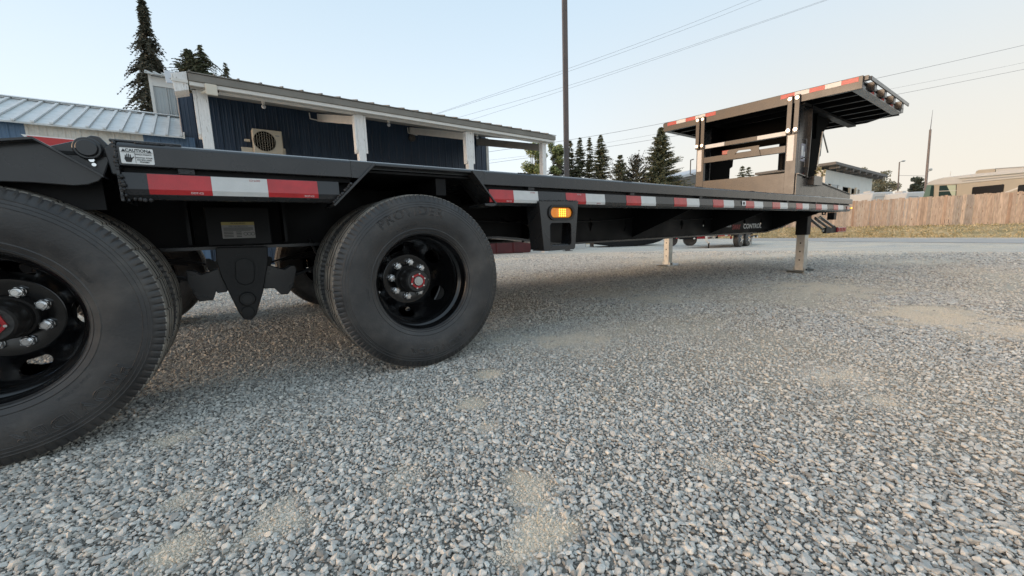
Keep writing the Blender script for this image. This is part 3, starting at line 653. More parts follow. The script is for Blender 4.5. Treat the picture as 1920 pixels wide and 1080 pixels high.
MB().cyl((.03, 0, -.03), (.03, 0, .03), .13, 10, r1=.03).build('cap', MT['galv'], vp, local=True, smooth=40)
for q_ in (bl, LT, UT, ac, dh, vp):
    v_ = Vector((0, 0, CH)); q_.location = v_+1.6*(q_.location-v_); q_.scale = (1.6,)*3
# red triangular sign seen over the tail of the trailer
sg = [xz(40, 252, 4.9), xz(130, 262, 4.9), xz(118, 268, 4.9), xz(64, 272, 4.9)]
cx = sum(a for a, _ in sg)/4
st = thing('warning_sign', 'red triangular sign with a white border behind the trailer tail', 'sign', (cx, 4.9, zg(cx, 4.9)))
tri = [xz(38, 251, 4.9), xz(175, 263.5, 4.9), xz(105, 300, 4.9)]
MB().prism(tri, 'Y', 4.905, 4.912).build('border', MT['sticker'], st)
c = (sum(a for a, _ in tri)/3, sum(b_ for _, b_ in tri)/3)
MB().prism([(c[0]+(a-c[0])*.84, c[1]+(b_-c[1])*.84) for a, b_ in tri], 'Y', 4.898, 4.904).build('face', mat('red_sign_face', (.5, .03, .03), .4), st)
MB().box(c[0]-.03, c[0]+.03, 4.915, 4.95, zg(cx, 4.9), c[1]+.03).build('post', MT['galv'], st)

# ================================================================ LAMP POST, WIRES
pb = at(1062.5, 330, 18.3); lamp = thing('lamp_post', 'tall square brown steel lamp post rising out of the frame beside the porch', 'lamp post', (pb.x, pb.y, zg(pb.x, pb.y)), R_(-28))
MB().box(-.105, .105, -.105, .105, .0, 15.0).build('shaft', MT['pole'], lamp, local=True, bevel=.01)
MB().box(-.2, .2, -.2, .2, 0, .03).build('base_plate', MT['pole'], lamp, local=True)
MB().box(-.35, .35, -1.2, -.15, 14.8, 15.0).build('lamp_head', MT['pole'], lamp, local=True)
WIRES = [('thin overhead wire, uppermost of the pair rising over the porch', [(780, 226), (805, 217.5), (1055, 133), (1250, 62), (1405, 0), (1500, -40)], .012, 48),
    ('thin overhead wire, just under the uppermost one over the porch', [(780, 227), (805, 218.5), (1067, 135), (1300, 50), (1428, 0), (1520, -38)], .012, 48),
    ('overhead wire, upper of the lower pair crossing behind the pole', [(810, 235), (842, 225), (1072, 160), (1322, 77), (1547, 0), (1650, -36)], .012, 50),
    ('overhead wire, lower of the lower pair crossing behind the pole', [(840, 238), (870, 229), (1072, 165), (1322, 79.5), (1552, 0), (1660, -38)], .012, 50),
    ('thick power line passing above the dark gooseneck deck', [(900, 287), (1050, 266), (1245, 232), (1650, 146), (1920, 85), (2050, 54)], .024, 60),
    ('faint middle power line behind the gooseneck deck', [(890, 303), (1010, 291), (1140, 267), (1235, 251), (1680, 165), (1920, 118), (2050, 90)], .013, 60),
    ('thick power line passing just below the front of the gooseneck deck', [(890, 310), (1010, 293), (1140, 275.5), (1222, 262), (1270, 254.5), (1695, 175), (1920, 130), (2050, 104)], .022, 60)]
for lab, pts, r, dep in WIRES:
    cu = bpy.data.curves.new('w', 'CURVE'); cu.dimensions = '3D'; cu.bevel_depth = r; cu.bevel_resolution = 1; cu.resolution_u = 8
    sp = cu.splines.new('NURBS'); sp.points.add(len(pts)-1); sp.use_endpoint_u = True; sp.order_u = 3
    for i, (a, b_) in enumerate(pts): sp.points[i].co = (*at(a, b_, dep), 1)
    me = curve_mesh(cu); me.materials.clear(); me.materials.append(MT['wire'])
    o = bpy.data.objects.new('power_line', me); COL.objects.link(o); tag(o, lab, 'wire', 'overhead wires')

# ================================================================ TREES
def conifer(name, base, H, Wd, seed, label, zc=.12, nbr=None, leaf=.30, lean=(0, 0), mt='needle', density=1.0, droop=.3, gap=.0, group=None, card=1.0, up=0.0):
    rr = random.Random(seed); T = thing(name, label, 'tree', base, 0, group)
    tr = MB(); n_ = 7
    for i in range(n_): 
        a, b_ = i/n_, (i+1)/n_
        tr.cyl((lean[0]*a, lean[1]*a, H*a), (lean[0]*b_, lean[1]*b_, H*b_), max(.012*H*(1-a)**1.1, .015), 8, max(.012*H*(1-b_)**1.1, .012), caps=False)
    fo = MB(); lev = int((nbr or int(H*3.0))*1.25); density *= 1.25; leaf *= 1.1
    for i in range(lev):
        tz_ = zc+(1-zc)*(i+rr.random())/lev; rad = Wd/2*(1-tz_)**.82*rr.uniform(.62, 1.12)
        if rr.random() < gap: rad *= .45
        nb = max(3, int((4+rr.random()*3)*density))
        for k in range(nb):
            az = rr.uniform(0, 2*PI); rl = rad*rr.uniform(.65, 1.12)+.05; dr = droop*rr.uniform(.6, 1.4)
            d = Vector((math.cos(az), math.sin(az), 0)); c0 = Vector((lean[0]*tz_, lean[1]*tz_, H*tz_))
            m_ = max(3, int(rl/(leaf*.42)))
            prev = c0
            for j in range(1, m_+1):
                s_ = j/m_; p = c0+d*rl*s_+Vector((0, 0, -dr*rl*s_*s_*1.2+up*rl*s_+.12*rl*math.sin(s_*3)*.4))
                if j % 2 == 0 or j == m_: tr.cyl(prev, p, .012+.02*(1-s_), 4, caps=False); prev = p
                ws = leaf*(1.15-.75*s_)*rr.uniform(.7, 1.3)
                for _ in range(4):
                    sd2 = Vector((-d.y, d.x, 0))*rr.uniform(-1, 1)+Vector((0, 0, rr.uniform(-.75, .25)))+d*rr.uniform(.0, .8)
                    q = p+sd2*ws*card+Vector((rr.gauss(0, .03), rr.gauss(0, .03), 0)); t_ = Vector((rr.gauss(0, 1), rr.gauss(0, 1), rr.gauss(0, .6))).normalized()*ws*.34
                    fo.add([p-t_, p+t_, q+t_*.25, q-t_*.25], [(0, 1, 2, 3)])
    # leader
    for j in range(14):
        z = H*(1-.004*j*2.2); a = rr.uniform(0, 6.28); l_ = .04+.035*j*leaf*2; p = Vector((lean[0], lean[1], z)); q = p+Vector((math.cos(a)*l_, math.sin(a)*l_, -.05)); t_ = Vector((0, 0, .05)); fo.add([p-t_, p+t_, q+t_*.4, q-t_*.4], [(0, 1, 2, 3)])
    tr.build('trunk', MT['bark'], T, local=True, fix=False); fo.build('crown', MT[mt], T, local=True, fix=False); return T
def top_tree(px, py, depth, fn, wpx, ref_y, **k):
    """conifer whose tip stands at the given depth; crown width measured at a lower height"""
    tip = at(px, py, depth); zb = -.5; H = tip.z-zb; ref = at(px, ref_y, depth).z; tt = (ref-zb)/H
    Wd = 2*(wpx/2*depth/F)/max((1-tt)**.82, .05)
    return conifer(fn, (tip.x, tip.y, zb), H, Wd, **k)
top_tree(246, -2, 34, 'spruce_tree', 112, 205, seed=11, label='tall dark spruce with ragged drooping limbs rising behind the white shed roof', zc=.30, leaf=.36, density=1.15, droop=.65, gap=.3, mt='needle2', nbr=84, lean=(.75, -.5))
top_tree(352, 92, 38, 'spruce_tree', 88, 150, seed=22, label='bushy brown green spruce just right of the satellite panel', zc=.35, leaf=.26, density=1.15, droop=.2, gap=.1, mt='needle', nbr=85, up=.35)
top_tree(374, 84, 38.5, 'spruce_tree', 120, 150, seed=29, label='thin open spruce above the left end of the porch roof', zc=.35, leaf=.24, density=.8, droop=.35, gap=.25, mt='needle', nbr=80)
top_tree(422, 118, 42, 'spruce_tree', 34, 152, seed=31, label='spindly spruce tip showing alone over the porch roof', zc=.35, leaf=.2, density=.9, droop=.3, gap=.2, mt='needle', nbr=75)
top_tree(1240, 238, 42, 'fir_tree', 76, 320, seed=41, label='broad dense fir directly left of the gooseneck deck', zc=.1, leaf=.34, density=1.9, droop=-.12, mt='needle', nbr=46)
gcon = 'row of firs beyond the trailer deck'
top_tree(1126, 252, 48, 'fir_tree', 52, 320, seed=51, label='tallest of the slim firs, rightmost of its row behind the trailer deck', zc=.1, leaf=.28, density=1.25, droop=.0, group=gcon, nbr=48)
top_tree(1105, 257, 48.5, 'fir_tree', 32, 320, seed=52, label='narrowest slim fir, middle of the row behind the trailer deck', zc=.1, leaf=.24, density=1.1, droop=.05, group=gcon, nbr=48)
top_tree(1087, 259, 49, 'fir_tree', 40, 320, seed=53, label='slim fir second from the brown lamp post', zc=.1, leaf=.27, density=1.25, droop=.05, group=gcon, nbr=48)
top_tree(1068, 262, 50, 'fir_tree', 40, 320, seed=54, label='slim fir half hidden by the brown lamp post', zc=.1, leaf=.27, density=1.3, droop=.05, group=gcon, nbr=48)
top_tree(1044, 272, 50, 'fir_tree', 40, 320, seed=55, label='dark fir between the last porch post and the brown lamp post', zc=.1, leaf=.28, density=1.3, droop=.05, group=gcon, mt='needle2', nbr=46)
top_tree(1163, 290, 44, 'fir_tree', 36, 325, seed=61, label='short ragged fir left of the wind bent one', zc=.1, leaf=.3, density=1.5, droop=-.25, nbr=30)
top_tree(1188, 288, 44.5, 'fir_tree', 62, 325, seed=62, label='short lopsided fir with steep limbs left of the broad fir', zc=.1, leaf=.3, density=1.2, droop=-.7, nbr=24, lean=(.5, 0), mt='needle2')
top_tree(1392, 310, 60, 'fir_tree', 22, 332, seed=63, label='small distant fir seen under the gooseneck crossbars, left one', zc=.1, leaf=.26, density=1.3, droop=.0, nbr=26)
top_tree(1404, 313, 61, 'fir_tree', 22, 332, seed=64, label='small distant fir seen under the gooseneck crossbars, right one', zc=.1, leaf=.26, density=1.3, droop=.0, nbr=26)
def broadleaf(name, px, ytop, ybot, wpx, depth, seed, label, mt, n=2600, leaf=.22, open_=.5):
    rr = random.Random(seed); tip = at(px, ytop, depth); bot = at(px, ybot, depth); k = depth/F; H = tip.z+.45; cz0 = max(bot.z+.45, .6); T = thing(name, label, 'tree', (tip.x, tip.y, -.45))
    tr = MB(); tr.cyl((0, 0, 0), (0, 0, H*.5), .02*H, 8, .012*H, caps=False); lo = MB()
    blobs = []
    for i in range(16):
        a = rr.uniform(0, 6.28); zf = rr.random(); rad = wpx/2*k*(1-abs(zf-.42)**1.6*1.25)*rr.uniform(.25, .8)
        c = Vector((math.cos(a)*rad, math.sin(a)*rad, cz0+(H-cz0)*zf*.92)); blobs.append((c, wpx/2*k*rr.uniform(.25, .45))); tr.cyl((0, 0, H*.3), c, .006*H, 5, .002*H, caps=False)
    for _ in range(n):
        c, r = rr.choice(blobs); v = Vector((rr.gauss(0, 1), rr.gauss(0, 1), rr.gauss(0, 1))).normalized()*r*rr.random()**.4; p = c+Vector((v.x, v.y, v.z*.9)); 
        if p.z > H: continue
        s_ = leaf*rr.uniform(.5, 1.2); a_ = Vector((rr.gauss(0, 1), rr.gauss(0, 1), rr.gauss(0, 1))).normalized()*s_*.5; b_ = a_.orthogonal().normalized()*s_*.35
        lo.add([p-a_, p+b_, p+a_, p-b_], [(0, 1, 2, 3)])
    tr.build('trunk', MT['bark'], T, local=True, fix=False); lo.build('crown', MT[mt], T, local=True, fix=False); return T
broadleaf('birch_tree', 1000, 268, 324, 60, 46, 5, 'airy yellow green tree left of the last porch post', 'leafy', 6500, .27)
broadleaf('birch_tree', 1042, 262, 324, 42, 47, 6, 'yellow green tree right of the last porch post', 'leafy', 4500, .27)
broadleaf('willow_tree', 1654, 322, 362, 58, 62, 7, 'pale dusty rounded tree behind the white workshop', 'leafg', 2600, .34)
broadleaf('willow_tree', 1622, 314, 350, 34, 66, 8, 'small grey green tree above the low end of the workshop roof', 'leafg', 1300, .34)
broadleaf('round_tree', 1722, 329, 358, 30, 64, 9, 'compact dark round tree left of the tall antenna pole', 'leafd', 2200, .34)
broadleaf('willow_tree', 1553, 306, 330, 12, 66, 10, 'scrap of dusty foliage at the high end of the workshop roof', 'leafg', 400, .3)

# ================================================================ RIGHT BACKGROUND: workshop, caravans, motorhome, poles, far roof
WS = Plane(at(1548, 400, 40), P1=at(1636, 400, 47))
o0 = WS.P0; ws = thing('workshop_building', 'white workshop with a sloping dark roof on rafters and dark open bays', 'building', (o0[0], o0[1], 0), WS.ang)
def wsb(mb, name, mt, parent=None, **k): return mb.build(name, MT[mt], parent or ws, local=True, **k)
tl, tr_ = WS.uz(1549, 318), WS.uz(1636, 336); bL, bR = WS.uz(1549, 385), WS.uz(1636, 385)
d1, d2 = WS.uz(1553, 344), WS.uz(1612, 356)
zt_ = lambda u: tl[1]+(tr_[1]-tl[1])*(u-tl[0])/(tr_[0]-tl[0])
wsb(MB().prism([(tl[0], -.6), (d1[0], -.6), (d1[0], zt_(d1[0])), (tl[0], tl[1])], 'Y', 0, .2), 'front_wall', 'concrete')
wsb(MB().prism([(d2[0], -.6), (tr_[0], -.6), (tr_[0], tr_[1]), (d2[0], zt_(d2[0]))], 'Y', 0, .2), 'front_wall', 'concrete')
wsb(MB().prism([(d1[0], d1[1]), (d2[0], d2[1]), (d2[0], zt_(d2[0])), (d1[0], zt_(d1[0]))], 'Y', .001, .199), 'front_wall', 'concrete')
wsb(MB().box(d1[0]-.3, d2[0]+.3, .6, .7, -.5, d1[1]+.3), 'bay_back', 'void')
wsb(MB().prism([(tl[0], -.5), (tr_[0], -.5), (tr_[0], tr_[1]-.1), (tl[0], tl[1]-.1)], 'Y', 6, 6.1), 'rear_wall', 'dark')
wsb(MB().box(tl[0]-.05, tl[0]-.002, .0, 6, -.5, tl[1]), 'side_wall', 'concrete')
rl, rr_ = WS.uz(1546, 311), WS.uz(1642, 334)
wsb(MB().prism([(rl[0]-.2, rl[1]), (rr_[0]+.2, rr_[1]), (rr_[0]+.2, rr_[1]+.25), (rl[0]-.2, rl[1]+.25)], 'Y', -1.0, 6.5), 'roof', 'shingle')
for i in range(8):
    f_ = (i+.5)/8; u = rl[0]+(rr_[0]-rl[0])*f_; z = rl[1]+(rr_[1]-rl[1])*f_; wsb(MB().box(u-.1, u+.1, -.95, -.1, z-.28, z-.02), 'rafter', 'shingle')
for px in (1575, 1592, 1603):
    u = WS.uz(px, 360)[0]; wsb(MB().box(u-.15, u+.15, -.15, .05, -.3, WS.uz(px, 352)[1]), 'bay_post', 'beige')
u0, z0 = WS.uz(1567, 349); u1, z1 = WS.uz(1575, 357); wsb(MB().box(u0, u1, -.22, -.17, z1, z0), 'white_panel', 'rvwhite')
u0, z0 = WS.uz(1554, 346); u1, z1 = WS.uz(1565, 353); wsb(MB().box(u0, u1, -.22, -.17, z1, z0), 'roller_shutter', 'gsiding')
# small caravans beyond the fence
def caravan(pxa, pxb, ytop, depth, label, stripe):
    pl = Plane(at(pxa, 380, depth), P1=at(pxb, 380, depth+1)); T = thing('caravan', label, 'caravan', (pl.P0[0], pl.P0[1], 0), pl.ang, 'white caravans behind the fence')
    L_ = pl.uz(pxb, 380)[0]; zt = pl.uz((pxa+pxb)/2, ytop)[1]
    MB().prism([(0, .3), (L_, .3), (L_*1.0, zt*.62), (L_*.97, zt-.15), (L_*.9, zt), (L_*.12, zt-.08), (L_*.03, zt*.72), (0, zt*.5)], 'Y', 0, 2.3).build('body', MT['rvwhite'], T, local=True, bevel=.12, smooth=50)
    MB().box(L_*.08, L_*.97, -.01, -.003, zt*.62, zt*.64).build('body_line', MT['rvline'], T, local=True)
    vs, fs = shape2d(rrect(L_*.2, L_*.62, zt*.70, zt*.86, .04), [rrect(L_*.215, L_*.605, zt*.715, zt*.845, .03)], .02); MB().add([(a, c-.012, b_) for a, b_, c in vs], fs).build('window_trim', MT['rvline'], T, local=True)
    if stripe: MB().box(L_*.88, L_*.985, -.03, -.002, zt*.55, zt*.82).build('end_window', MT['glass'], T, local=True)
    for q in (.4, .52): MB().cyl((L_*q, -.02, .1), (L_*q, .2, .1), .33, 20).build('wheel', MT['rubber'], T, local=True)
    MB().box(L_*.4, L_*.55, .8, 1.4, zt-.02, zt+.12).build('roof_vent', MT['rvwhite'], T, local=True)
caravan(1630, 1676, 359, 36, 'white caravan with a dark end window, left one behind the fence', True)
caravan(1694, 1736, 358.5, 35, 'white caravan tucked against the nose of the tan motorhome', False)
# motorhome
MH = Plane(at(1736, 380, 31.0), P1=at(1920, 372, 25.2)); mh = thing('motorhome', 'long tan and white motorhome with awning parked behind the fence', 'motorhome', (MH.P0[0], MH.P0[1], 0), MH.ang)
def mp_(mb, name, mt, parent=None, **k): return mb.build(name, MT[mt], parent or mh, local=True, **k)
def mq(px, py): return MH.uz(px, py)
ML = 9.6; zr = mq(1850, 329)[1]; zr2 = zr
n0 = [mq(1726, 372)[0], mq(1740, 345), mq(1762, 334)]
z1 = n0[1][1]; z2 = n0[2][1]; zroof = mq(1900, 324)[1]
e1 = mq(1990, 326.5); e2 = mq(1990, 312)
body_ = [mq(1729, 372), mq(1738.5, 347), mq(1795, 345), e1, (e1[0], .3), (n0[0], .3)]
mp_(MB().prism(body_, 'Y', 0, 2.5), 'body', 'rvtan', bevel=.05)
roof_ = [mq(1737, 347.3), mq(1742, 341), mq(1752, 337), mq(1768, 333), mq(1827, 326), e2, e1, mq(1795, 345)]
mp_(MB().prism(roof_, 'Y', -.03, 2.52), 'roof_cap', 'rvwhite', bevel=.03)
a, b_ = mq(1805, 340), mq(1990, 323)
mp_(MB().prism([a, b_, (b_[0], b_[1]+.035), (a[0], a[1]+.035)], 'Y', -.06, -.031), 'awning_rail', 'rvline')
a, b_ = mq(1800, 335), mq(1990, 318)
mp_(MB().prism([a, b_, (b_[0], b_[1]+.09), (a[0], a[1]+.09)], 'Y', -.16, -.031), 'awning_roll', 'rvwhite', bevel=.03)
mp_(MB().prism([mq(1827, 327), mq(1829, 321), mq(1834, 318.5), mq(1864, 316), mq(1864, 324)], 'Y', .03, 1.1), 'roof_air_unit', 'rvtan', bevel=.03)
mp_(MB().prism([mq(1866, 323), mq(1866, 316.5), mq(1990, 308.5), mq(1990, 313)], 'Y', .03, .9), 'roof_rack', 'rvwhite', bevel=.02)
mp_(MB().prism([mq(1866, 316.5), mq(1866, 315.6), mq(1990, 307.6), mq(1990, 308.5)], 'Y', .0, .93), 'rack_rail', 'rvline')
z2 = mq(1770, 333)[1]
mp_(MB().cyl((mq(1770, 330)[0], .5, z2-.1), (mq(1770, 330)[0], .5, z2+.45), .012, 6), 'antenna', 'galv')
# windows
def win(name, p, mt, par=None, y0=-.02, y1=-.002): return mp_(MB().prism([mq(*c) for c in p], 'Y', y0, y1), name, mt, par)
w1 = win('windscreen', [(1739, 347), (1751, 347), (1749, 371), (1730, 372)], 'glassg'); win('pillar', [(1747, 348), (1752, 348), (1751, 370), (1743, 371)], 'glass', None, -.035, -.022)
w2 = win('cab_window', [(1762, 348), (1794, 346), (1793, 369), (1760, 370)], 'glass'); win('curtain', [(1776, 347.5), (1793, 346.6), (1792, 368), (1786, 368)], 'tan', w2, -.034, -.022); win('window_bar', [(1760, 358), (1794, 356.6), (1794, 357.6), (1760, 359)], 'rvwhite', w2, -.04, -.024)
MT['darkwin'] = mat('dark_side_window', (.018, .015, .013), .25, spec=.35)
def rwin(x0, y0, x1, y1):
    a = mq(x0, y0); b_ = mq(x1, y1); return mp_(MB().prism(rrect(a[0], b_[0], b_[1], a[1], .08), 'Y', -.025, -.002), 'side_window', 'darkwin')
rwin(1824, 351, 1881, 364); rwin(1910, 347, 1990, 360)
mp_(MB().prism([mq(1882, 361), mq(1909, 351), mq(1909, 354), mq(1882, 364)], 'Y', -.02, -.002), 'stripe', 'wtrim')
for x in (1.6, 6.8): mp_(MB().cyl((x, -.02, .1), (x, .3, .1), .48, 24), 'wheel', 'rubber')
# poles
def pole(name, px, yb, yt, depth, r, lab, cat): 
    a = at(px[0], yb, depth); b_ = at(px[1], yt, depth); T = thing(name, lab, cat, (a.x, a.y, -.4)); l = b_-a
    MB().cyl((a.x-l.x*.3, a.y-l.y*.3, -.4), b_, r, 10, r*.7).build('shaft', MT['woodpole'], T, smooth=40); return T, b_
T, tp = pole('antenna_pole', (1736, 1744.5), 355, 243, 45, .15, 'tall leaning wooden pole with a whip antenna, left of the motorhome', 'utility pole')
MB().cyl(tp, tp+Vector((.1, 0, 2.2)), .035, 6, .01).build('antenna', MT['wire'], T); c = at(1741, 322, 44.9); d_ = at(1745, 318, 44.9)
MB().cyl(c, d_, .03, 6).sphere(tuple(d_), .16, 8).build('lamp_arm', MT['galv'], T)
T, tp = pole('street_light', (1685.5, 1686.5), 358, 304, 48, .09, 'short pole with a small street light arm left of the antenna pole', 'street light')
c = at(1694, 302, 47.8); MB().cyl(tp, c, .04, 6).build('arm', MT['galv'], T); MB().sphere(tuple(c), .2, 8, (1.4, 1, .5)).build('lamp_head', MT['galv'], T)
me_ = MB().cyl(at(1686, 329, 48), at(1740, 330, 45), .018, 5).build('power_line', MT['wire']); tag(me_, 'short faint wire strung between the street light and the antenna pole', 'wire')
# far house roof seen past the left side of the gooseneck
hp = Plane(at(1272, 345, 44), P1=at(1366, 345, 52)); hs = thing('far_house', 'low grey house roof with a pale edge behind the gooseneck', 'building', (hp.P0[0], hp.P0[1], 0), hp.ang)
a, b_ = hp.uz(1275, 334), hp.uz(1366, 312)
MB().prism([(-.2, 1.2), (b_[0], 1.2), (b_[0], b_[1]), (a[0], a[1])], 'Y', 0, 5).build('roof', MT['shingle'], hs, local=True)
MB().prism([(a[0], a[1]), (b_[0], b_[1]), (b_[0], b_[1]+.28), (a[0], a[1]+.28)], 'Y', -.15, 5.1).build('roof_edge', MT['greyd'], hs, local=True)
MB().box(.2, b_[0]+1, .1, 4.9, -.5, 1.19).build('wall', MT['wsiding'], hs, local=True)
MB().prism([(b_[0]-.0, b_[1]), (b_[0]+1.2, 1.2), (b_[0], 1.2)], 'Y', .02, 4.98).build('gable', MT['wsiding'], hs, local=True)

# ================================================================ THE FLATBED TRAILER
YN, YF, YC = 1.607, 4.197, 2.902
TR = thing('flatbed_trailer', 'black gooseneck flatbed trailer with dual wheels and red and white reflective tape', 'trailer', (.05, YC, 0))
def tp_(mb, name, mt='paint', parent=None, **k): return mb.build(name, MT[mt] if isinstance(mt, str) else mt, parent or TR, **k)
def mir(y): return 2*YC-y
XE = 6.70
# main beams with pierced webs, bottom edge deepens ahead of the wheels and tapers up at the front
bot = [(-1.9, .60), (-.9, .575), (1.45, .572), (1.62, .556), (1.8, .528), (1.98, .507), (2.2, .503), (5.6, .505), (6.1, .56), (6.6, .66), (6.95, .73)]
def web_hole(cx, cz, w_, h): return [(cx-w_, cz), (cx, cz-h), (cx+w_, cz), (cx, cz+h)]
holes = []
for px, py in ((1106, 423), (1170, 424), (1277, 422), (1319, 420), (1395, 418), (1426, 418)):
    X_, Z_ = xz(px, py, 2.25); holes.append(web_hole(X_, Z_+.01, .026*(1+.12*(X_-2.2)), .058))
for sgn, Y0 in ((1, 2.25), (-1, mir(2.25))):
    vs, fs = shape2d(bot+[(6.95, .86), (-1.9, .86)], holes, .010)
    b_ = tp_(MB().add([(a, c+Y0, z) for a, z, c in vs], fs), 'main_beam', 'under')
    fl_ = MB()
    for (x0, z0), (x1, z1) in zip(bot[:-1], bot[1:]):
        fl_.prism([(x0, z0), (x1, z1), (x1, z1-.014), (x0, z0-.014)], 'Y', Y0-.07, Y0+.07)
    fl_.build('bottom_flange', MT['paint'], b_)
    tp_(MB().box(-1.9, 6.9, Y0-.06, Y0+.06, .852, .864), 'top_flange', 'under')
cross = MB().box(-.03, .03, YN+.07, YF-.07, .775, .862)
c0 = None
for k in range(16):
    x = -.05+k*.43
    if c0 is None: c0 = MB().box(-.025, .025, -1.22, 1.22, .775, .85).build('crossmember', MT['under'], TR, local=True); c0.location = (x-.05, 0, 0)
    else: dup(c0, TR, (x-.05, 0, 0))
# deck
dk = tp_(MB().box(-.225, XE-.02, YN+.045, YF-.045, .866, .889), 'deck_plate', 'paint')
mb = MB(); rr = random.Random(4); x = -.2
while x < XE-.1:
    mb.box(x, x+.018, YN+.052, YN+.07, .8892, .8915); x += .055
mb.build('tread_pattern', MT['paint'], dk)
# side rails, channels (near and far)
for sgn, nm in ((1, 'n'), (-1, 'f')):
    Yq = (lambda y: y) if sgn == 1 else mir
    def px_(prof): return [(Yq(y), z) for y, z in prof]
    rp = [(YN, .823), (YN, .880), (YN+.006, .8865), (YN+.022, .893), (YN+.05, .893), (YN+.05, .823)]
    for x0, x1 in ((-.245, .400), (1.00, XE)): tp_(MB().prism(px_(rp), 'X', x0, x1), 'rub_rail', 'paint', bevel=.002)
    y0, y1 = sorted((Yq(YN), Yq(YN+.012)))
    tp_(MB().prism([(.4002, .823), (.432, .823), (.487, .884), (.4002, .884)], 'Y', y0, y1), 'rail_end', 'paint')
    tp_(MB().prism([(.9998, .823), (.990, .823), (.936, .884), (.9998, .884)], 'Y', y0, y1), 'rail_end', 'paint')
    tp_(MB().prism(px_([(YN+.001, .874), (YN+.001, .881), (YN+.007, .887), (YN+.022, .8925), (YN+.05, .8925), (YN+.05, .874)]), 'X', .401, .999), 'deck_edge', 'paint', bevel=.0015)
    cp = [(YN+.010, .806), (YN+.004, .757), (YN+.008, .740), (YN+.022, .728), (YN+.055, .728), (YN+.055, .806)]
    for x0, x1 in ((-.245, .352), (1.052, XE-.03)): tp_(MB().prism(px_(cp), 'X', x0, x1), 'side_channel', 'paint', bevel=.0015)
    y0, y1 = sorted((Yq(YN+.03), Yq(YN+.05)))
    tp_(MB().box(-.24, .40, y0, y1, .8065, .8225).box(1.0, XE-.02, y0, y1, .8065, .8225), 'recess_plate', 'under')
# spacers between rail and channel
sp0 = None
for x in (-.095, 1.29, 2.12, 2.95, 3.78, 4.6, 5.4, 6.2):
    if sp0 is None: sp0 = MB().box(-.02, .02, YN+.006-YC, YN+.03-YC, .8065, .8225).build('stake_spacer', MT['weld'], TR, local=True); sp0.location = (x-.05, 0, 0)
    else: dup(sp0, TR, (x-.05, 0, 0))
for x in (-.20, 1.22, 2.05, 2.9, 3.8, 4.7, 5.6):       # short welds on the top edge of the rail
    mb = MB()
    for k in range(8): mb.sphere((x+k*.011, YN+.018+rr.uniform(-.003, .003), .892), .005, 6, (1.6, 1, .6))
    mb.build('weld_bead', MT['weld'], TR, smooth=80)
def bead_line(p0, p1, r=.005, step=.008, jit=.002, name='weld_bead'):
    p0, p1 = Vector(p0), Vector(p1); n_ = max(2, int((p1-p0).length/step)); mb = MB()
    for i in range(n_+1):
        p = p0.lerp(p1, i/n_)+Vector((rr.uniform(-jit, jit), rr.uniform(-jit, jit)*.5, rr.uniform(-jit, jit))); mb.sphere(tuple(p), r*rr.uniform(.75, 1.25), 6, (1, .8, 1))
    return mb.build(name, MT['weld'], TR, smooth=80)
# rear end of the deck: end plate and rough welds
tp_(MB().prism([(-.252, .895), (-.246, .895), (-.246, .722), (-.252, .722)], 'Y', YN-.001, YN+.20), 'end_plate', 'paint')
tp_(MB().prism([(-.275, .874), (-.253, .898), (-.253, .80), (-.268, .80)], 'Y', YN+.03, YN+.2), 'hinge_lug', 'paint', bevel=.003)
tp_(MB().box(-.262, -.10, YN+.025, YN+.10, .8935, .9015), 'deck_lip', 'paint', bevel=.003)
bead_line((-.248, YN+.001, .885), (-.248, YN+.001, .73), .0055, .009); bead_line((-.247, YN+.004, .7255), (-.19, YN+.004, .7255), .006, .010); bead_line((-.246, YN-.001, .79), (-.243, YN-.001, .74), .006, .012, .003)
# fender cut-out plates
def slant(x0, z0, x1, z1, ya, yb, t_=.010):
    d = Vector((x1-x0, z1-z0)).normalized(); n_ = (-d.y*t_/2, d.x*t_/2)
    return MB().prism([(x0+n_[0], z0+n_[1]), (x1+n_[0], z1+n_[1]), (x1-n_[0], z1-n_[1]), (x0-n_[0], z0-n_[1])], 'Y', ya, yb)
for Ya, Yb in ((YN-.006, YN+.17), (mir(YN+.17), mir(YN-.006))):
    tp_(slant(.492, .882, .326, .716, Ya, Yb), 'fender_plate', 'paint', bevel=.002)
    tp_(slant(.934, .884, 1.063, .735, Ya, Yb, .008), 'fender_plate', 'paint', bevel=.002)
bead_line((.392, YN-.008, .797), (.328, YN-.008, .726), .006, .008, .002)
tp_(MB().prism([(1.060, .738), (1.066, .732), (1.05, .722), (1.0, .724), (.995, .735)], 'Y', YN-.004, YN+.16), 'fender_plate_lip', 'paint', bevel=.002)
# wheel-well top skin
for a_, b_ in ((.40, 1.0), (-.9, -.25)): tp_(MB().box(a_, b_, YN+.05, 2.24, .853, .862), 'wheel_well_top', 'under')
# reflective tape: every 6 inch piece
def tape(x0, x1, mt):
    a, b_, c_ = (YN+.0095, .8035), (YN+.0035, .757), (YN+.0072, .7425)
    e_ = .0009
    return MB().prism([(a[0]-e_, a[1]), (b_[0]-e_, b_[1]), (c_[0]-e_, c_[1]), (c_[0], c_[1]), (b_[0], b_[1]), a], 'X', x0, x1).build('red_tape' if mt == 'red' else 'white_tape', MT[mt], TR)
tape(-.189, -.0362, 'red'); tape(-.036, .1188, 'white'); tape(.119, .277, 'red')
for x0, x1, x2 in ((1.03, 1.175, 1.335), (1.536, 1.694, 1.858), (2.06, 2.212, 2.373), (2.592, 2.756, 2.929), (3.134, 3.303, 3.477), (3.69, 3.857, 4.038), (4.246, 4.422, 4.606), (4.826, 5.002, 5.184), (5.397, 5.583, 5.769), (5.998, 6.167, 6.366)):
    tape(x0, x1-.0003, 'red'); tape(x1, x2, 'white')
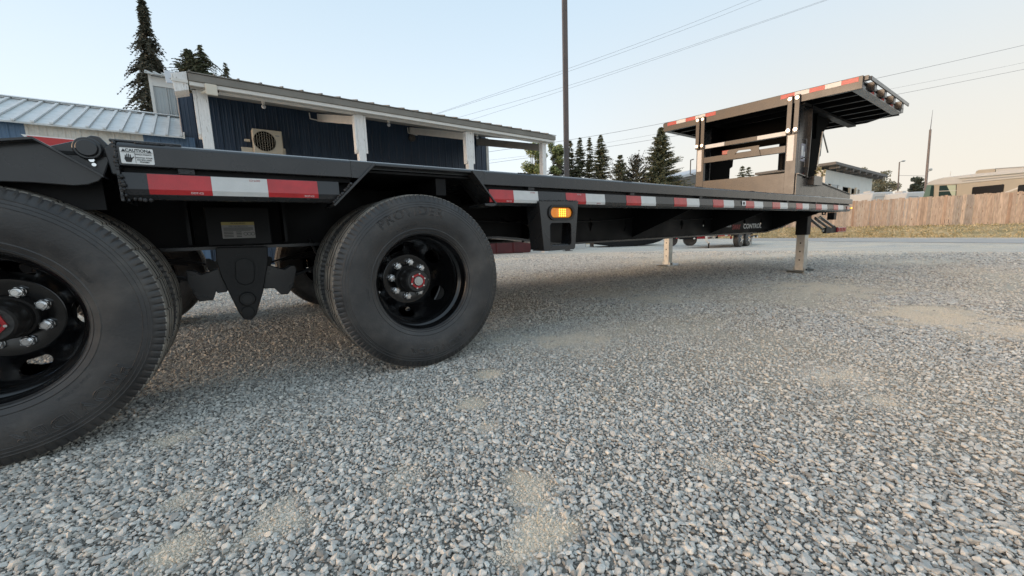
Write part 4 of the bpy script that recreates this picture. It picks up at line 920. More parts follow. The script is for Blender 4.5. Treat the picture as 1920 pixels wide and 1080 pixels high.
def flat_text(s, cx, cz, Y, size, mt, name='lettering', parent=None, squash=1.0, flip=False, **k):
    vs, fs = text_geo(s, size, .0006, **k); sg_ = -1 if flip else 1
    return MB().add([(cx+sg_*a*squash, Y+(c_ if not flip else -c_), cz+sg_*b_) for a, b_, c_ in vs], fs).build(name, MT[mt], parent or TR)
flat_text('DOT-C2', -.075, .7485, YN+.0035, .0085, 'sticker'); flat_text('DOT-C2', .083, .796, YN+.0070, .0085, 'redpaint', flip=True); flat_text('DOT-C2', .247, .7485, YN+.0035, .0085, 'sticker')
for x in (1.145, 1.64, 1.80): flat_text('DOT-C2', x, .7485 if x != 1.64 else .796, YN+(.0035 if x != 1.64 else .0070), .0085, 'sticker' if x != 1.80 else 'redpaint')
flat_text('DOT-C2', 1.30, .796, YN+.0070, .0085, 'redpaint', flip=True)
sx0 = xz(1392, 378, YN)[0]; st_ = MB().box(sx0, sx0+.07, YN+.0015, YN+.0025, .762, .802).build('small_sticker', MT['sticker'], TR); MB().box(sx0+.015, sx0+.05, YN+.0008, YN+.0014, .770, .792).build('print', MT['ink'], st_)
# caution sticker on the rail
q = [xz(a, b_, YN) for a, b_ in ((225, 281.5), (277, 283.5), (281, 311), (230, 309))]
x0, x1 = -.2385, -.166; z0, z1 = .829, .874
st_ = MB().prism(rrect(x0, x1, z0, z1, .003), 'Y', YN-.0012, YN-.0002).build('caution_sticker', MT['sticker'], TR)
W_ = x1-x0; H_ = z1-z0; Yt = YN-.0016
flat_text('CAUTION', x0+W_*.5, z1-H_*.16, Yt, .0118, 'ink', parent=st_, squash=.92, bold=.0003)
mb = MB()
for fx in (.11, .89): mb.prism([(x0+W_*fx-.0045, z1-H_*.25), (x0+W_*fx+.0045, z1-H_*.25), (x0+W_*fx, z1-H_*.07)], 'Y', Yt-.0003, Yt)
mb.box(x0+W_*.02, x1-W_*.02, Yt-.0003, Yt, z1-H_*.295, z1-H_*.28).box(x0+W_*.43, x0+W_*.44, Yt-.0003, Yt, z0+.002, z1-H_*.29)
hx, hz_ = x0+W_*.23, z0+H_*.30                        # hand symbol
mb.prism([(hx-.006, hz_-.009), (hx+.005, hz_-.009), (hx+.008, hz_-.001), (hx+.0075, hz_+.004), (hx-.0075, hz_+.005), (hx-.009, hz_)], 'Y', Yt-.0003, Yt)
for dx, h in ((-.0075, .011), (-.0040, .0145), (-.0003, .0150), (.0034, .0125)): mb.prism([(hx+dx, hz_+.003), (hx+dx+.0026, hz_+.003), (hx+dx+.0022, hz_+h), (hx+dx+.0004, hz_+h)], 'Y', Yt-.0003, Yt)
mb.prism([(hx+.005, hz_-.004), (hx+.013, hz_+.006), (hx+.0115, hz_+.0075), (hx+.006, hz_+.002)], 'Y', Yt-.0003, Yt)
mb.build('symbols', MT['ink'], st_)
flat_text('PINCH POINTS', x0+W_*.69, z1-H_*.40, Yt, .0053, 'ink', parent=st_, squash=1.0, bold=.0001)
for i, s in enumerate(('WATCH YOUR', 'HANDS AND', 'FINGERS')): flat_text(s, x0+W_*.70, z1-H_*(.60+.135*i), Yt, .0055, 'ink', parent=st_, bold=.0001)

# ---- outriggers
og = None
for (a, b_), (c_, d_) in (((990, 440), (1080, 385)), ((1199, 440), (1294, 387)), ((1345, 435), (1437, 392)), ((1475, 424), (1525, 395))):
    X_ = (xz(a, b_, 2.25)[0]+xz(c_, d_, 1.64)[0])/2
    if og is None: og = MB().prism([(1.665-YC, .80), (1.665-YC, .742), (2.244-YC, .52), (2.244-YC, .80)], 'X', -.005, .005).build('outrigger', MT['under'], TR, local=True); og.location = (X_-.05, 0, 0)
    else: dup(og, TR, (X_-.05, 0, 0))
# ---- decal on the beam
s0 = xz(1359, 430, 2.245)[0]; s1 = xz(1372, 430, 2.245)[0]; s2 = xz(1392, 430, 2.245)[0]; s3 = xz(1427, 430, 2.245)[0]
def beam_text(s, x0, x1, zc, size, mt, outline=0):
    vs, fs = text_geo(s, size, .001, bold=size*.03, shear=.1); a0 = min(v[0] for v in vs); a1 = max(v[0] for v in vs)
    return MB().add([(x0+(a-a0)/(a1-a0)*(x1-x0), 2.2435+c_, zc+b_) for a, b_, c_ in vs], fs).build('lettering', MT[mt], TR)
beam_text('PRO', s0, s1-.02, .588, .034, 'sticker'); beam_text('SWAY', s1+.01, s2-.05, .572, .078, 'decalred'); beam_text('CONTROL', s2+.02, s3, .578, .078, 'sticker')

# ---- suspension: hangers, equalisers, springs, axles
AX1, AX2, AZ = -.579, .678, .385
def on(px, py, Y): return xz(px, py, Y)
for Y0, s_ in ((2.10, 1), (mir(2.10), -1)):
    pl = lambda l: [on(a, b_, 2.10) for a, b_ in l]
    ya, yb = sorted((Y0, Y0+.012*s_)); yi, yj = sorted((Y0+.015*s_, Y0+.14*s_))
    hg = tp_(MB().prism(pl([(404, 464), (502, 462), (503, 490), (494, 545), (481, 590), (472, 600), (458, 600), (447, 585), (415, 520), (405, 490)]), 'Y', ya, yb).prism(pl([(410, 464), (498, 462), (490, 545), (474, 592), (456, 592), (418, 520)]), 'Y', yi, yj), 'spring_hanger', 'hang', bevel=.004)
    c1 = on(464, 560, 2.10); mb = MB()
    mb.cyl((c1[0], Y0-.0*s_, c1[1]), (c1[0], Y0-.014*s_, c1[1]), .031, 24).build('bolt_collar', MT['hang'], hg, smooth=40, bevel=.003)
    MB().cyl((c1[0], Y0-.014*s_, c1[1]), (c1[0], Y0-.016*s_, c1[1]), .019, 20).build('bolt_hole', MT['ink'], hg)
    c2 = on(465, 585, 2.10); MB().cyl((c2[0], Y0, c2[1]), (c2[0], Y0-.005*s_, c2[1]), .026, 20).build('lower_boss', MT['hang'], hg, smooth=40, bevel=.002)
    rim_ = [on(433, 486, 2.1), on(441, 479, 2.1), on(455, 475, 2.1), on(470, 477, 2.1), on(481, 485, 2.1), on(484, 495, 2.1), on(484, 525, 2.1), on(478, 536, 2.1), on(460, 541, 2.1), on(442, 536, 2.1), on(435, 527, 2.1), on(433, 495, 2.1)]
    cxx = sum(a for a, _ in rim_)/12; czz = sum(b_ for _, b_ in rim_)/12
    inn = [(cxx+(a-cxx)*.80, czz+(b_-czz)*.84) for a, b_ in rim_]
    vs, fs = shape2d(rim_, [inn], .008); MB().add([(a, Y0-.004*s_+c_, z) for a, z, c_ in vs], fs).build('raised_ring', MT['hang'], hg, bevel=.002)
    inn2 = [(cxx+(a-cxx)*.70, czz-.004+(b_-czz)*.76) for a, b_ in rim_]; MB().prism(inn2, 'Y', *sorted((Y0, Y0-.006*s_))).build('centre_pad', MT['hang'], hg, bevel=.002)
    MB().cyl((cxx, Y0-.006*s_, czz-.02), (cxx, Y0-.009*s_, czz-.02), .016, 16).build('pivot_cap', MT['hang'], hg, smooth=40)
    e1 = [on(a, b_, 2.15) for a, b_ in ((349, 507), (360, 507), (378, 515), (412, 502), (430, 505), (430, 540), (425, 547), (408, 549), (406, 545), (400, 562), (374, 565), (366, 555), (352, 530))]
    e2 = [on(a, b_, 2.15) for a, b_ in ((485, 500), (502, 497), (533, 505), (545, 497), (553, 498), (556, 505), (550, 535), (540, 551), (527, 552), (514, 540), (485, 541))]
    for e_ in (e1, e2):
        for o1, o2 in ((.035, .055), (.095, .115)): tp_(MB().prism(e_, 'Y', *sorted((Y0+o1*s_, Y0+o2*s_))), 'equaliser_arm', 'paint', bevel=.003)
    # leaf springs over the axles
    for axx, sd_ in ((AX1, -1), (AX2, 1)):
        mb = MB()
        for k in range(4):
            L_ = .46-.08*k
            pts = [(axx+L_*t_, Y0+.075*s_, AZ+.115-.013*k-.10*(L_*t_/.46)**2*(.8)) for t_ in np.linspace(-1, 1, 9)]
            for a, b_ in zip(pts[:-1], pts[1:]): mb.bar(a, b_, .065, .011)
        tp_(mb, 'leaf_spring', 'under')
        tp_(MB().prism([(axx+sd_*.40, .574), (axx+sd_*.56, .574), (axx+sd_*.52, .36), (axx+sd_*.44, .36)], 'Y', *sorted((Y0+.02*s_, Y0+.13*s_))), 'end_hanger', 'under', bevel=.004)
for axx in (AX1, AX2): tp_(MB().cyl((axx, 1.86, AZ), (axx, mir(1.86), AZ), .063, 20), 'axle_tube', 'under', smooth=40)
# mounting box with the tyre information plate
q0 = on(413, 418, 2.05); q1 = on(480, 449, 2.05)
tp_(MB().box(-.085, .145, 2.056, 2.24, .578, .74), 'hanger_box', 'under', bevel=.004)
x0, x1, z1, z0 = q0[0]+.002, q1[0], .676, .607
lp_ = MB().box(x0, x1, 2.0535, 2.0550, z0, z1).build('information_plate', mat('grey_paper_label', (.30, .29, .27), .6), TR)
MB().box(x0, x1, 2.0525, 2.0534, z1-.013, z1).build('yellow_band', MT['yellow'], lp_)
flat_text('WARNING', (x0+x1)/2, z1-.0065, 2.0520, .011, 'ink', parent=lp_); mb = MB()
flat_text('TIRE INFORMATION', (x0+x1)/2, z1-.0185, 2.0528, .0075, 'ink', parent=lp_)
for i in range(4): mb.box(x0+.006, x1-.006-.01*(i == 3), 2.0526, 2.0530, z1-.0255-.0038*i, z1-.0240-.0038*i)
for i in range(4):
    for a, b_ in ((.05, .33), (.42, .58)): mb.box(x0+(x1-x0)*a, x0+(x1-x0)*b_, 2.0526, 2.0530, z0+.006+.0065*i, z0+.0085+.0065*i)
for k in range(3):
    cx = x0+(x1-x0)*(.70+.115*k); cz = z0+.018; pts = [(cx+.0072*math.cos(t_), cz+.0072*math.sin(t_)) for t_ in np.linspace(0, 2*PI, 20)[:-1]]; pi_ = [(cx+.0058*math.cos(t_), cz+.0058*math.sin(t_)) for t_ in np.linspace(0, 2*PI, 20)[:-1]]
    vs, fs = shape2d(pts, [pi_], .0004); mb.add([(a, 2.0528+c_, z) for a, z, c_ in vs], fs)
mb.build('small_print', MT['ink'], lp_)
for x in (-.15, .2): tp_(MB().box(x, x+.012, 2.10, 2.243, .585, .85), 'web_stiffener', 'under')

# ---- wheels
def make_tyre():
    n_ = 432; prof = [(-.078, .212, 0), (-.088, .217, 0), (-.096, .235, 0), (-.0975, .238, 0), (-.0965, .241, 0), (-.1045, .268, 0), (-.1075, .292, 0), (-.1068, .320, 0), (-.1060, .3290, 0), (-.1069, .3300, 0), (-.1057, .3310, 0), (-.1035, .340, 0), (-.1045, .3415, 0), (-.1035, .3430, 0), (-.1018, .350, 0), (-.1026, .3515, 0), (-.1012, .353, 0), (-.0975, .362, 1), (-.0925, .373, 1), (-.0880, .3805, 2), (-.0845, .3835, 3),
        (-.060, .3868, 4), (-.0585, .3770, 5), (-.0520, .3770, 5), (-.0505, .3872, 5), (-.0225, .3885, 5), (-.021, .3780, 5), (-.0145, .3780, 5), (-.013, .3888, 5)]
    full = prof+[(-y, r, k) for y, r, k in reversed(prof)]
    vs = []; K = len(full)
    for i in range(n_):
        t_ = 2*PI*i/n_; z_ = abs((i % 18)-9)/9-.5
        for y, r, k in full:
            yy, r2 = y, r
            sgn = -1 if y < 0 else 1
            if k == 1 and i % 4 == 0: yy = y-sgn*.0030; r2 = r-.0008
            if k == 2 and i % 4 == 0: yy = y-sgn*.004; r2 = r-.0025
            if k == 3 and i % 4 == 0: r2 = r-.0015
            if k >= 4: yy = y+.006*z_
            if k >= 4 and i % 18 == 0 and r > .385: r2 = r-.0045
            rr2 = r2
            vs.append((rr2*math.cos(t_), yy, rr2*math.sin(t_)))
    fs = []; mi = []
    for i in range(n_):
        j = (i+1) % n_
        for q in range(K-1): fs.append((i*K+q, i*K+q+1, j*K+q+1, j*K+q)); qq = min(q, K-2-q); mi.append(2 if qq in (21, 22, 23, 25, 26, 27) else (0 if (qq in (17, 18) or (qq == 19 and i % 4 == 0)) else (1 if 18 <= q < K-19 else 0)))
    mb = MB(); mb.add(vs, fs); mb.mi = mi; return mb
def bent_text(mb, s, size, rad, ang, outline, Y, wscale=1.0):
    vs, fs = text_geo(s, size, outline=outline, spacing=1.12) if outline else text_geo(s, size, .0012, spacing=1.1)
    out_ = []
    for a, b_, c_ in vs:
        r = rad+b_; t_ = ang-a*wscale/rad; sag = -.0005-.25*abs(r-.300)**2*10
        y = Y(r)
        out_.append((r*math.cos(t_), y-c_ if True else 0, r*math.sin(t_)))
    mb.add(out_, fs)
def yside(r):  # sidewall surface at radius r
    P_ = [(.217, -.088), (.235, -.096), (.268, -.1045), (.292, -.1075), (.320, -.1068), (.340, -.1035), (.353, -.1012)]
    return float(np.interp(r, [a for a, _ in P_], [b_ for _, b_ in P_]))
ty0 = make_tyre().build('tyre', (MT['rubber'], MT['tread'], MT['groove']), None, smooth=28, fix=True)
mbx = MB()
for a_ in (-56, 124): bent_text(mbx, 'PROVIDER', .052,   .312, R_(a_), .0017, yside, 1.15)
bent_text(mbx, 'MADE IN CHINA', .012, .255, R_(-50), 0, yside, 1.0)
bent_text(mbx, 'TUBELESS', .012, .255, R_(30), 0, yside, 1.0)
tx0 = mbx.build('sidewall_lettering', MT['rubber'], None, fix=False)
for a_ in (0,):
    pass
barrel = [(-.2265, .2215), (-.2250, .2245), (-.2215, .2250), (-.2185, .2230), (-.2175, .2165), (-.2130, .2110), (-.2050, .2075), (-.178, .2050), (-.1745, .2020), (-.168, .1925), (-.163, .1900), (-.125, .1885), (-.120, .1900), (-.113, .1985), (-.108, .2010), (-.060, .2040), (-.054, .2100), (-.052, .2230), (-.048, .2245)]
disc = [(-.112, .1975), (-.098, .1880), (-.080, .1800), (-.052, .1660), (-.028, .1480), (-.013, .1320), (-.008, .1235), (-.0085, .1195), (-.0075, .1180), (-.0065, .0600), (-.004, .0500)]
def thick(prof, t_):
    out_ = []
    for i, (y, r) in enumerate(prof):
        a = prof[max(i-1, 0)]; b_ = prof[min(i+1, len(prof)-1)]; d = Vector((b_[0]-a[0], b_[1]-a[1])).normalized(); out_.append((y-d.y*t_, r+d.x*t_))
    return out_
def closed(prof, t_): o = thick(prof, t_); return prof+o[::-1]+[prof[0]]
dm = MB().revolve(closed(disc, -.006), 0, 0, 120).build('disc_tmp', MT['rim'])
cut = MB()
for k in range(5):
    a = R_(-31-72*k); pts = []
    for i in range(24):
        t_ = 2*PI*i/24; rad_ = .156+.023*math.sin(t_); tang = .038*math.cos(t_); pts.append((math.cos(a)*rad_-math.sin(a)*tang, math.sin(a)*rad_+math.cos(a)*tang))
    cut.prism(pts, 'Y', -.2, .06)
co = cut.build('cut_tmp', MT['rim'])
bo = dm.modifiers.new('b', 'BOOLEAN'); bo.object = co; bo.operation = 'DIFFERENCE'; bo.solver = 'EXACT'
dme = bpy.data.meshes.new_from_object(dm.evaluated_get(bpy.context.evaluated_depsgraph_get())); dv = [tuple(v.co) for v in dme.vertices]; df = [tuple(p.vertices) for p in dme.polygons]
bpy.data.objects.remove(dm); bpy.data.objects.remove(co)
def hexpts(r, ph=0): return [(r*math.cos(ph+PI/3*i), r*math.sin(ph+PI/3*i)) for i in range(6)]
wh0 = MB().revolve(closed(barrel, .003), 0, 0, 120).build('wheel', MT['rim'], TR, smooth=40, local=True)
MB().add(dv, df).build('wheel_disc', MT['rim'], wh0, smooth=35, local=True)
ty0.parent = wh0; ty0.location = (0, -.1375, 0); tx0.parent = wh0; tx0.location = (0, -.1375, 0)
nut0 = None
nb_ = MB(); nb_.cyl((0, -.0075, 0), (0, -.0115, 0), .0205, 20); nb_.cyl((0, -.0115, 0), (0, -.0175, 0), .0185, 20, r1=.0165)
nb_.prism(hexpts(.0172), 'Y', -.034, -.0175); nb_.cyl((0, -.034, 0), (0, -.0365, 0), .0150, 16, r1=.0125); nb_.cyl((0, -.0365, 0), (0, -.044, 0), .0088, 14)
for k in range(8):
    a = PI/4*k+R_(-8)
    if nut0 is None: nut0 = nb_.build('lug_nut', MT['chrome'], wh0, smooth=30, local=True, bevel=.0008); o = nut0
    else: o = dup(nut0, wh0)
    o.location = (.0825*math.cos(a), 0, .0825*math.sin(a))
hub = MB().revolve([(-.004, .0001), (-.004, .066), (-.022, .064), (-.026, .058), (-.050, .0575), (-.054, .0545), (-.060, .0545), (-.064, .0575), (-.098, .0575), (-.104, .0545), (-.132, .0530), (-.138, .0480), (-.138, .0001)], 0, 0, 64).build('hub', MT['hub'], wh0, smooth=35, local=True)
vs, fs = shape2d(hexpts(.037, .3), [hexpts(.0265, .3)], .005); hx = MB().add([(a, -.1405+c_, b_) for a, b_, c_ in vs], fs).build('hub_ring', MT['redpaint'], wh0, local=True, bevel=.0008)
mb = MB()
for i in range(6): a = .3+PI/3*i; mb.cyl((.0335*math.cos(a), -.143, .0335*math.sin(a)), (.0335*math.cos(a), -.1465, .0335*math.sin(a)), .0042, 10)
mb.build('ring_bolt', MT['chrome'], wh0, local=True)
MB().cyl((0, -.138, 0), (0, -.150, 0), .0225, 24, r1=.020).cyl((0, -.150, 0), (0, -.1525, 0), .012, 16).build('hub_cap', MT['galv'], wh0, smooth=35, local=True)
MB().cyl((0, -.002, 0), (0, .002, 0), .14, 40).build('brake_drum', MT['under'], wh0, local=True)
wh0.location = (AX2-.05, 1.845-YC, AZ)
def copy_wheel(loc, rot, skip=()):
    c = wh0.copy(); COL.objects.link(c); c.parent = TR; c.location = loc; c.rotation_euler = rot
    for ch in list(wh0.children):
        if ch.name.split('.')[0] in skip: continue
        d_ = ch.copy(); COL.objects.link(d_); d_.parent = c
    return c
w1 = copy_wheel((AX1-.05, 1.845-YC, AZ), (0, R_(-30.5), 0))
inner_skip = ('hub', 'hub_ring', 'ring_bolt', 'hub_cap', 'lug_nut', 'sidewall_lettering', 'brake_drum')
for axx in (AX1, AX2):
    copy_wheel((axx-.05, 1.850-YC, AZ), (0, 0, PI), inner_skip)
    copy_wheel((axx-.05, -(1.845-YC), AZ), (0, 0, PI), ()); copy_wheel((axx-.05, -(1.850-YC), AZ), (0, 0, 0), inner_skip)
for ch in w1.children:
    if ch.name.split('.')[0] in ('tyre', 'sidewall_lettering'): ch.rotation_euler = (0, R_(30.5), 0)
for ch in wh0.children:
    if ch.name.split('.')[0] in ('sidewall_lettering',): ch.rotation_euler = (0, R_(-(100+56)), 0)

# ---- side marker bracket with amber light
Yb = YN-.010
outer = [(1.325, .752), (1.352, .497), (1.366, .488), (1.574, .488), (1.584, .497), (1.612, .756)]
wn = rrect(1.398, 1.556, .514, .638, .018); ov = rrect(1.398, 1.562, .664, .722, .0285, 8)
vs, fs = shape2d(outer, [wn, ov], .006); br = MB().add([(a, Yb+c_, z) for a, z, c_ in vs], fs).build('marker_bracket', MT['paint'], TR, bevel=.0015)
tp_(MB().prism([(1.325, .752), (1.352, .495), (1.357, .495), (1.331, .752)], 'Y', Yb+.003, Yb+.11), 'bracket_flange', 'paint'); tp_(MB().prism([(1.612, .756), (1.584, .495), (1.579, .495), (1.606, .756)], 'Y', Yb+.003, Yb+.11), 'bracket_flange', 'paint')
tp_(MB().box(1.356, 1.578, Yb+.003, Yb+.10, .489, .494), 'bracket_floor', 'paint')
bead_line((1.335, Yb-.001, .7545), (1.605, Yb-.001, .758), .0045, .008)
og_ = rrect(1.384, 1.576, .652, .734, .041, 10); ig = rrect(1.398, 1.562, .664, .722, .0285, 10)
vs, fs = shape2d(og_, [ig], .012); gr_ = MB().add([(a, Yb-.006+c_, z) for a, z, c_ in vs], fs).build('grommet', mat('rubber_grommet', (.012, .012, .012), .5), TR, bevel=.003)
ln = tp_(MB().prism(rrect(1.400, 1.560, .666, .720, .0265, 8), 'Y', Yb-.002, Yb+.02), 'amber_light', 'amber', bevel=.004)
mb = MB()
for i in range(4):
    for j in range(4): mb.sphere((1.468+.014*i, Yb-.003, .676+.0112*j), .0052, 8, (1, .4, 1))
mb.build('lit_diodes', MT['amberlit'], ln, smooth=80)
mb = MB()
for i in range(2):
    for j in range(4): mb.sphere((1.532+.013*i, Yb-.003, .677+.0108*j), .0042, 8, (1, .4, 1))
for k in range(5): mb.box(1.405+.009*k, 1.409+.009*k, Yb-.0035, Yb-.0015, .675, .711)
mb.build('lens_ribs', MT['amber'], ln)
mb = MB().box(1.395, 1.565, Yb+.02, Yb+.06, .512, .518)
for k in range(14): mb.prism([(1.398+.0122*k, .518), (1.407+.0122*k, .518), (1.4025+.0122*k, .525)], 'Y', Yb+.022, Yb+.026)
tp_(mb, 'serrated_step', 'paint'); tp_(MB().cyl((1.392, Yb+.012, .513), (1.568, Yb+.012, .513), .006, 8), 'step_edge', 'paint')

# ---- tail: raised dovetail with hinge
def pY(l, Y): return [xz(a, b_, Y) for a, b_ in l]
fo_ = pY([(0, 265), (64, 262), (193, 331), (186, 339), (165, 346), (138, 348), (60, 342), (0, 340)], YN)
fo_ = [(-1.75, fo_[0][1]-.30), ]+fo_+[(-1.75, fo_[-1][1]-.22)]
dt = tp_(MB().prism(fo_, 'Y', YN+.0, YN+.010), 'dovetail_side_plate', 'paint', bevel=.002)
top = [(-1.75, fo_[0][1]+.008), ]+pY([(0, 262), (64, 258), (196, 330)], YN-.02)
mb = MB()
for (x0, z0), (x1, z1) in zip(top[:-1], top[1:]): mb.prism([(x0, z0), (x1, z1), (x1+.0, z1-.006), (x0, z0-.006)], 'Y', YN-.035, YN+.25)
tp_(mb, 'dovetail_flange', 'paint')
ear = pY([(75, 285), (88, 275), (150, 262), (170, 254), (186, 256), (197, 266), (205, 275), (208, 300), (200, 322), (196, 332), (150, 318), (100, 300)], YN+.06)
hgp = tp_(MB().prism(ear, 'Y', YN+.055, YN+.075), 'hinge_ear', 'paint', bevel=.004)
hc_ = xz(162, 277, YN+.03)
MB().cyl((hc_[0], YN+.052, hc_[1]), (hc_[0], YN+.035, hc_[1]), .031, 32).cyl((hc_[0], YN+.035, hc_[1]), (hc_[0], YN+.028, hc_[1]), .0235, 32).build('hinge_boss', MT['paint'], hgp, smooth=40, bevel=.003)
MB().cyl((hc_[0]+.02, YN+.076, hc_[1]+.002), (hc_[0]+.02, mir(YN+.076), hc_[1]+.002), .026, 24).build('hinge_pipe', MT['paint'], hgp, smooth=40)
bc = xz(172, 300, YN+.04); MB().prism([(bc[0]+a, bc[1]+b_) for a, b_ in hexpts(.0065)], 'Y', YN+.038, YN+.052).cyl((bc[0]+.002, YN+.045, bc[1]-.012), (bc[0]+.002, YN+.052, bc[1]-.012), .005, 10).build('hinge_bolt', MT['chrome'], hgp)
gz = xz(160, 259.5, YN+.05); MB().cyl((gz[0]-.008, YN+.06, gz[1]+.001), (gz[0]+.008, YN+.06, gz[1]+.001), .0035, 8).build('grease_fitting', MT['chrome'], hgp)
tp_(MB().prism([(-1.75, .50), (-1.75, .56), (-.42, .85), (-.30, .86), (-.30, .70), (-.5, .70)], 'Y', YN+.08, YN+.09), 'dovetail_inner_plate', 'under')
mb = MB()
for k in range(8): mb.prism([(-1.7, .545), (-1.7, .57), (-.38, .872), (-.38, .848)], 'Y', YN+.25+.27*k, YN+.38+.27*k)
tp_(mb, 'dovetail_deck', 'under')
tp_(MB().prism([(-1.75, .545), (-1.75, .565), (-.40, .875), (-.40, .855)], 'Y', YF-.01, YF), 'dovetail_side_plate', 'under')

# ---- landing legs
def jack(Yj, name='landing_leg'):
    xj = 6.06; zf = zg(xj, Yj)-.002
    lg = MB().box(xj-.055, xj+.055, Yj-.05, Yj+.05, zf+.03, .50).build(name, MT['galv'], TR, bevel=.006)
    MB().box(xj-.068, xj+.068, Yj-.063, Yj+.063, .445, .86).build('outer_tube', MT['under'], lg, bevel=.006)
    MB().box(xj-.15, xj+.15, Yj-.10, Yj+.10, zf, zf+.010).prism([(xj-.15, zf+.010), (xj-.19, zf+.04), (xj-.185, zf+.045), (xj-.14, zf+.014)], 'Y', Yj-.1, Yj+.1).prism([(xj+.15, zf+.010), (xj+.19, zf+.04), (xj+.185, zf+.045), (xj+.14, zf+.014)], 'Y', Yj-.1, Yj+.1).build('foot_plate', MT['galv'], lg)
    for s_ in (-1, 1): MB().prism([(xj-.06, zf+.010), (xj+.06, zf+.010), (xj+.045, zf+.075), (xj-.045, zf+.075)], 'Y', *sorted((Yj+s_*.053, Yj+s_*.063))).build('foot_ear', MT['galv'], lg)
    MB().cyl((xj, Yj-.075, zf+.045), (xj, Yj+.075, zf+.045), .012, 10).build('pivot_pin', MT['weld'], lg)
    mb = MB()
    for k in range(3): mb.cyl((xj-.058, Yj, .12+.11*k), (xj-.0552, Yj, .12+.11*k), .010, 10)
    mb.build('pin_hole', MT['ink'], lg); return lg
jack(1.93); jack(3.86)
tp_(MB().box(6.0, 6.12, 1.99, 3.80, .62, .70), 'leg_cross_tube', 'under')
tp_(MB().box(5.95, 6.17, 1.83, 2.24, .70, .80).box(5.95, 6.17, mir(2.24), mir(1.83), .70, .80), 'leg_bracket', 'under')
# folding step bars with red lamp under the nose of the deck
def pX(px, py, Y): P_ = onY(px, py, Y); return (float(P_[0]), float(P_[2]))
for (a, b_, c_, d_) in ((1520, 412, 1546, 432), (1528, 409, 1556, 429), (1537, 407, 1566, 427)):
    x0, z0 = pX(a, b_, 1.9); x1, z1 = pX(c_, d_, 1.9); tp_(MB().bar((x0, 1.9, z0), (x1, 1.9, z1), .012, .035), 'step_bar', 'under'); tp_(MB().bar((x0+.02, 1.893, z0+.012), (x1-.1, 1.893, z1+.03), .004, .007), 'bar_edge', 'galv')
x0, z0 = pX(1548, 427, 1.9); x1, z1 = pX(1566, 436, 1.9); tp_(MB().box(x0, x1, 1.89, 1.93, z1, z0), 'lamp_arm', 'under')
x2, z2 = pX(1582, 435.5, 1.9); rl_ = tp_(MB().box(x1+.002, x2, 1.87, 1.92, z1+.002, z0), 'red_lamp', 'redlens', bevel=.008)
mb = MB()
for k in range(5): mb.box(x1+.03+.07*k, x1+.045+.07*k, 1.866, 1.87, z1+.015, z0-.012)
mb.build('lens_ribs', MT['redpaint'], rl_)
mb = MB()
for px, py in ((1515, 408), (1514, 415), (1535, 408), (1541, 433)): x, z = pX(px, py, 1.885); mb.cyl((x, 1.87, z), (x, 1.885, z), .014, 10)
tp_(mb, 'step_bolt', 'galv')
x, z = pX(1563, 404, 1.9); tp_(MB().box(x-.05, x+.05, 1.88, 1.96, z-.06, .735), 'plug_holder', 'under'); x, z = pX(1545, 400, 1.9); tp_(MB().tube([(x-.06, 1.9, .735), (x-.06, 1.9, z-.015), (x+.05, 1.9, z-.015), (x+.05, 1.9, .735)], .008, 6), 'chain_loop', 'under')
tp_(MB().box(XE-.05, XE, YN+.055, YF-.055, .73, .862), 'front_header', 'paint')
cl = tp_(MB().box(6.50, 6.60, YN+.0, YN+.006, .752, .792), 'corner_marker', 'redlens'); tp_(MB().sphere((6.672, YN-.002, .772), .013, 12, (1.3, .6, .8)), 'front_marker_light', 'amberlit', smooth=80)

# ---- gooseneck riser and upper deck (leans very slightly, as in the yard)
UX = 6.2; sl_ = .030
def zt(y, z): return z+sl_*(y-1.49)
def tilt(mb): mb.v = [(a, b_, c_+sl_*(b_-1.49)) for a, b_, c_ in mb.v]; return mb
def up_(mb, name, mt='paint', parent=None, **k): return tilt(mb).build(name, MT[mt], parent or TR, **k)
N0, N1, M0, M1 = 2.10, 2.24, 3.355, 3.49
up_(MB().box(UX, UX+.02, N1-.03, M0+.03, .89, 1.255), 'riser_plate', 'paint')
for Ya, Yb_ in ((2.09, 2.10), (3.49, 3.50)):
    up_(MB().prism([(UX, .88), (UX, 1.222), (UX+.05, 1.235), (8.55, 1.03), (8.55, .90), (6.9, .78)], 'Y', Ya, Yb_), 'riser_side_plate', 'paint')
    if Ya < 3: up_(MB().prism([(UX+.02, 1.228), (UX+.02, 1.241), (8.55, 1.037), (8.55, 1.031)], 'Y', Ya-.02, Yb_+.06), 'riser_cap', 'paint')
up_(MB().box(8.5, 8.53, 2.1, 3.49, .9, 1.03), 'riser_front', 'under')
# posts with bolted straps
for (a, b_) in ((N0, N1), (M0, M1)):
    po_ = up_(MB().box(UX-.005, UX+.05, a+.011, b_-.005, .88, 1.80), 'upright_post', 'paint', bevel=.003)
    for (c_, d_) in ((a+.0, a+.058), (a+.082, a+.14)):
        sp_ = up_(MB().box(UX-.035, UX-.008, c_, d_, 1.755, 2.235), 'bolted_strap', 'paint', bevel=.004)
        tilt(MB().cyl((UX-.036, (c_+d_)/2, 1.80), (UX-.048, (c_+d_)/2, 1.80), .023, 14).cyl((UX-.036, (c_+d_)/2, 2.195), (UX-.048, (c_+d_)/2, 2.195), .023, 14)).build('strap_bolt', MT['chrome'], sp_, smooth=40)
    up_(MB().box(UX-.0075, UX-.0055, a+.045, b_-.020, 1.41, 1.74), 'white_tape', 'white')
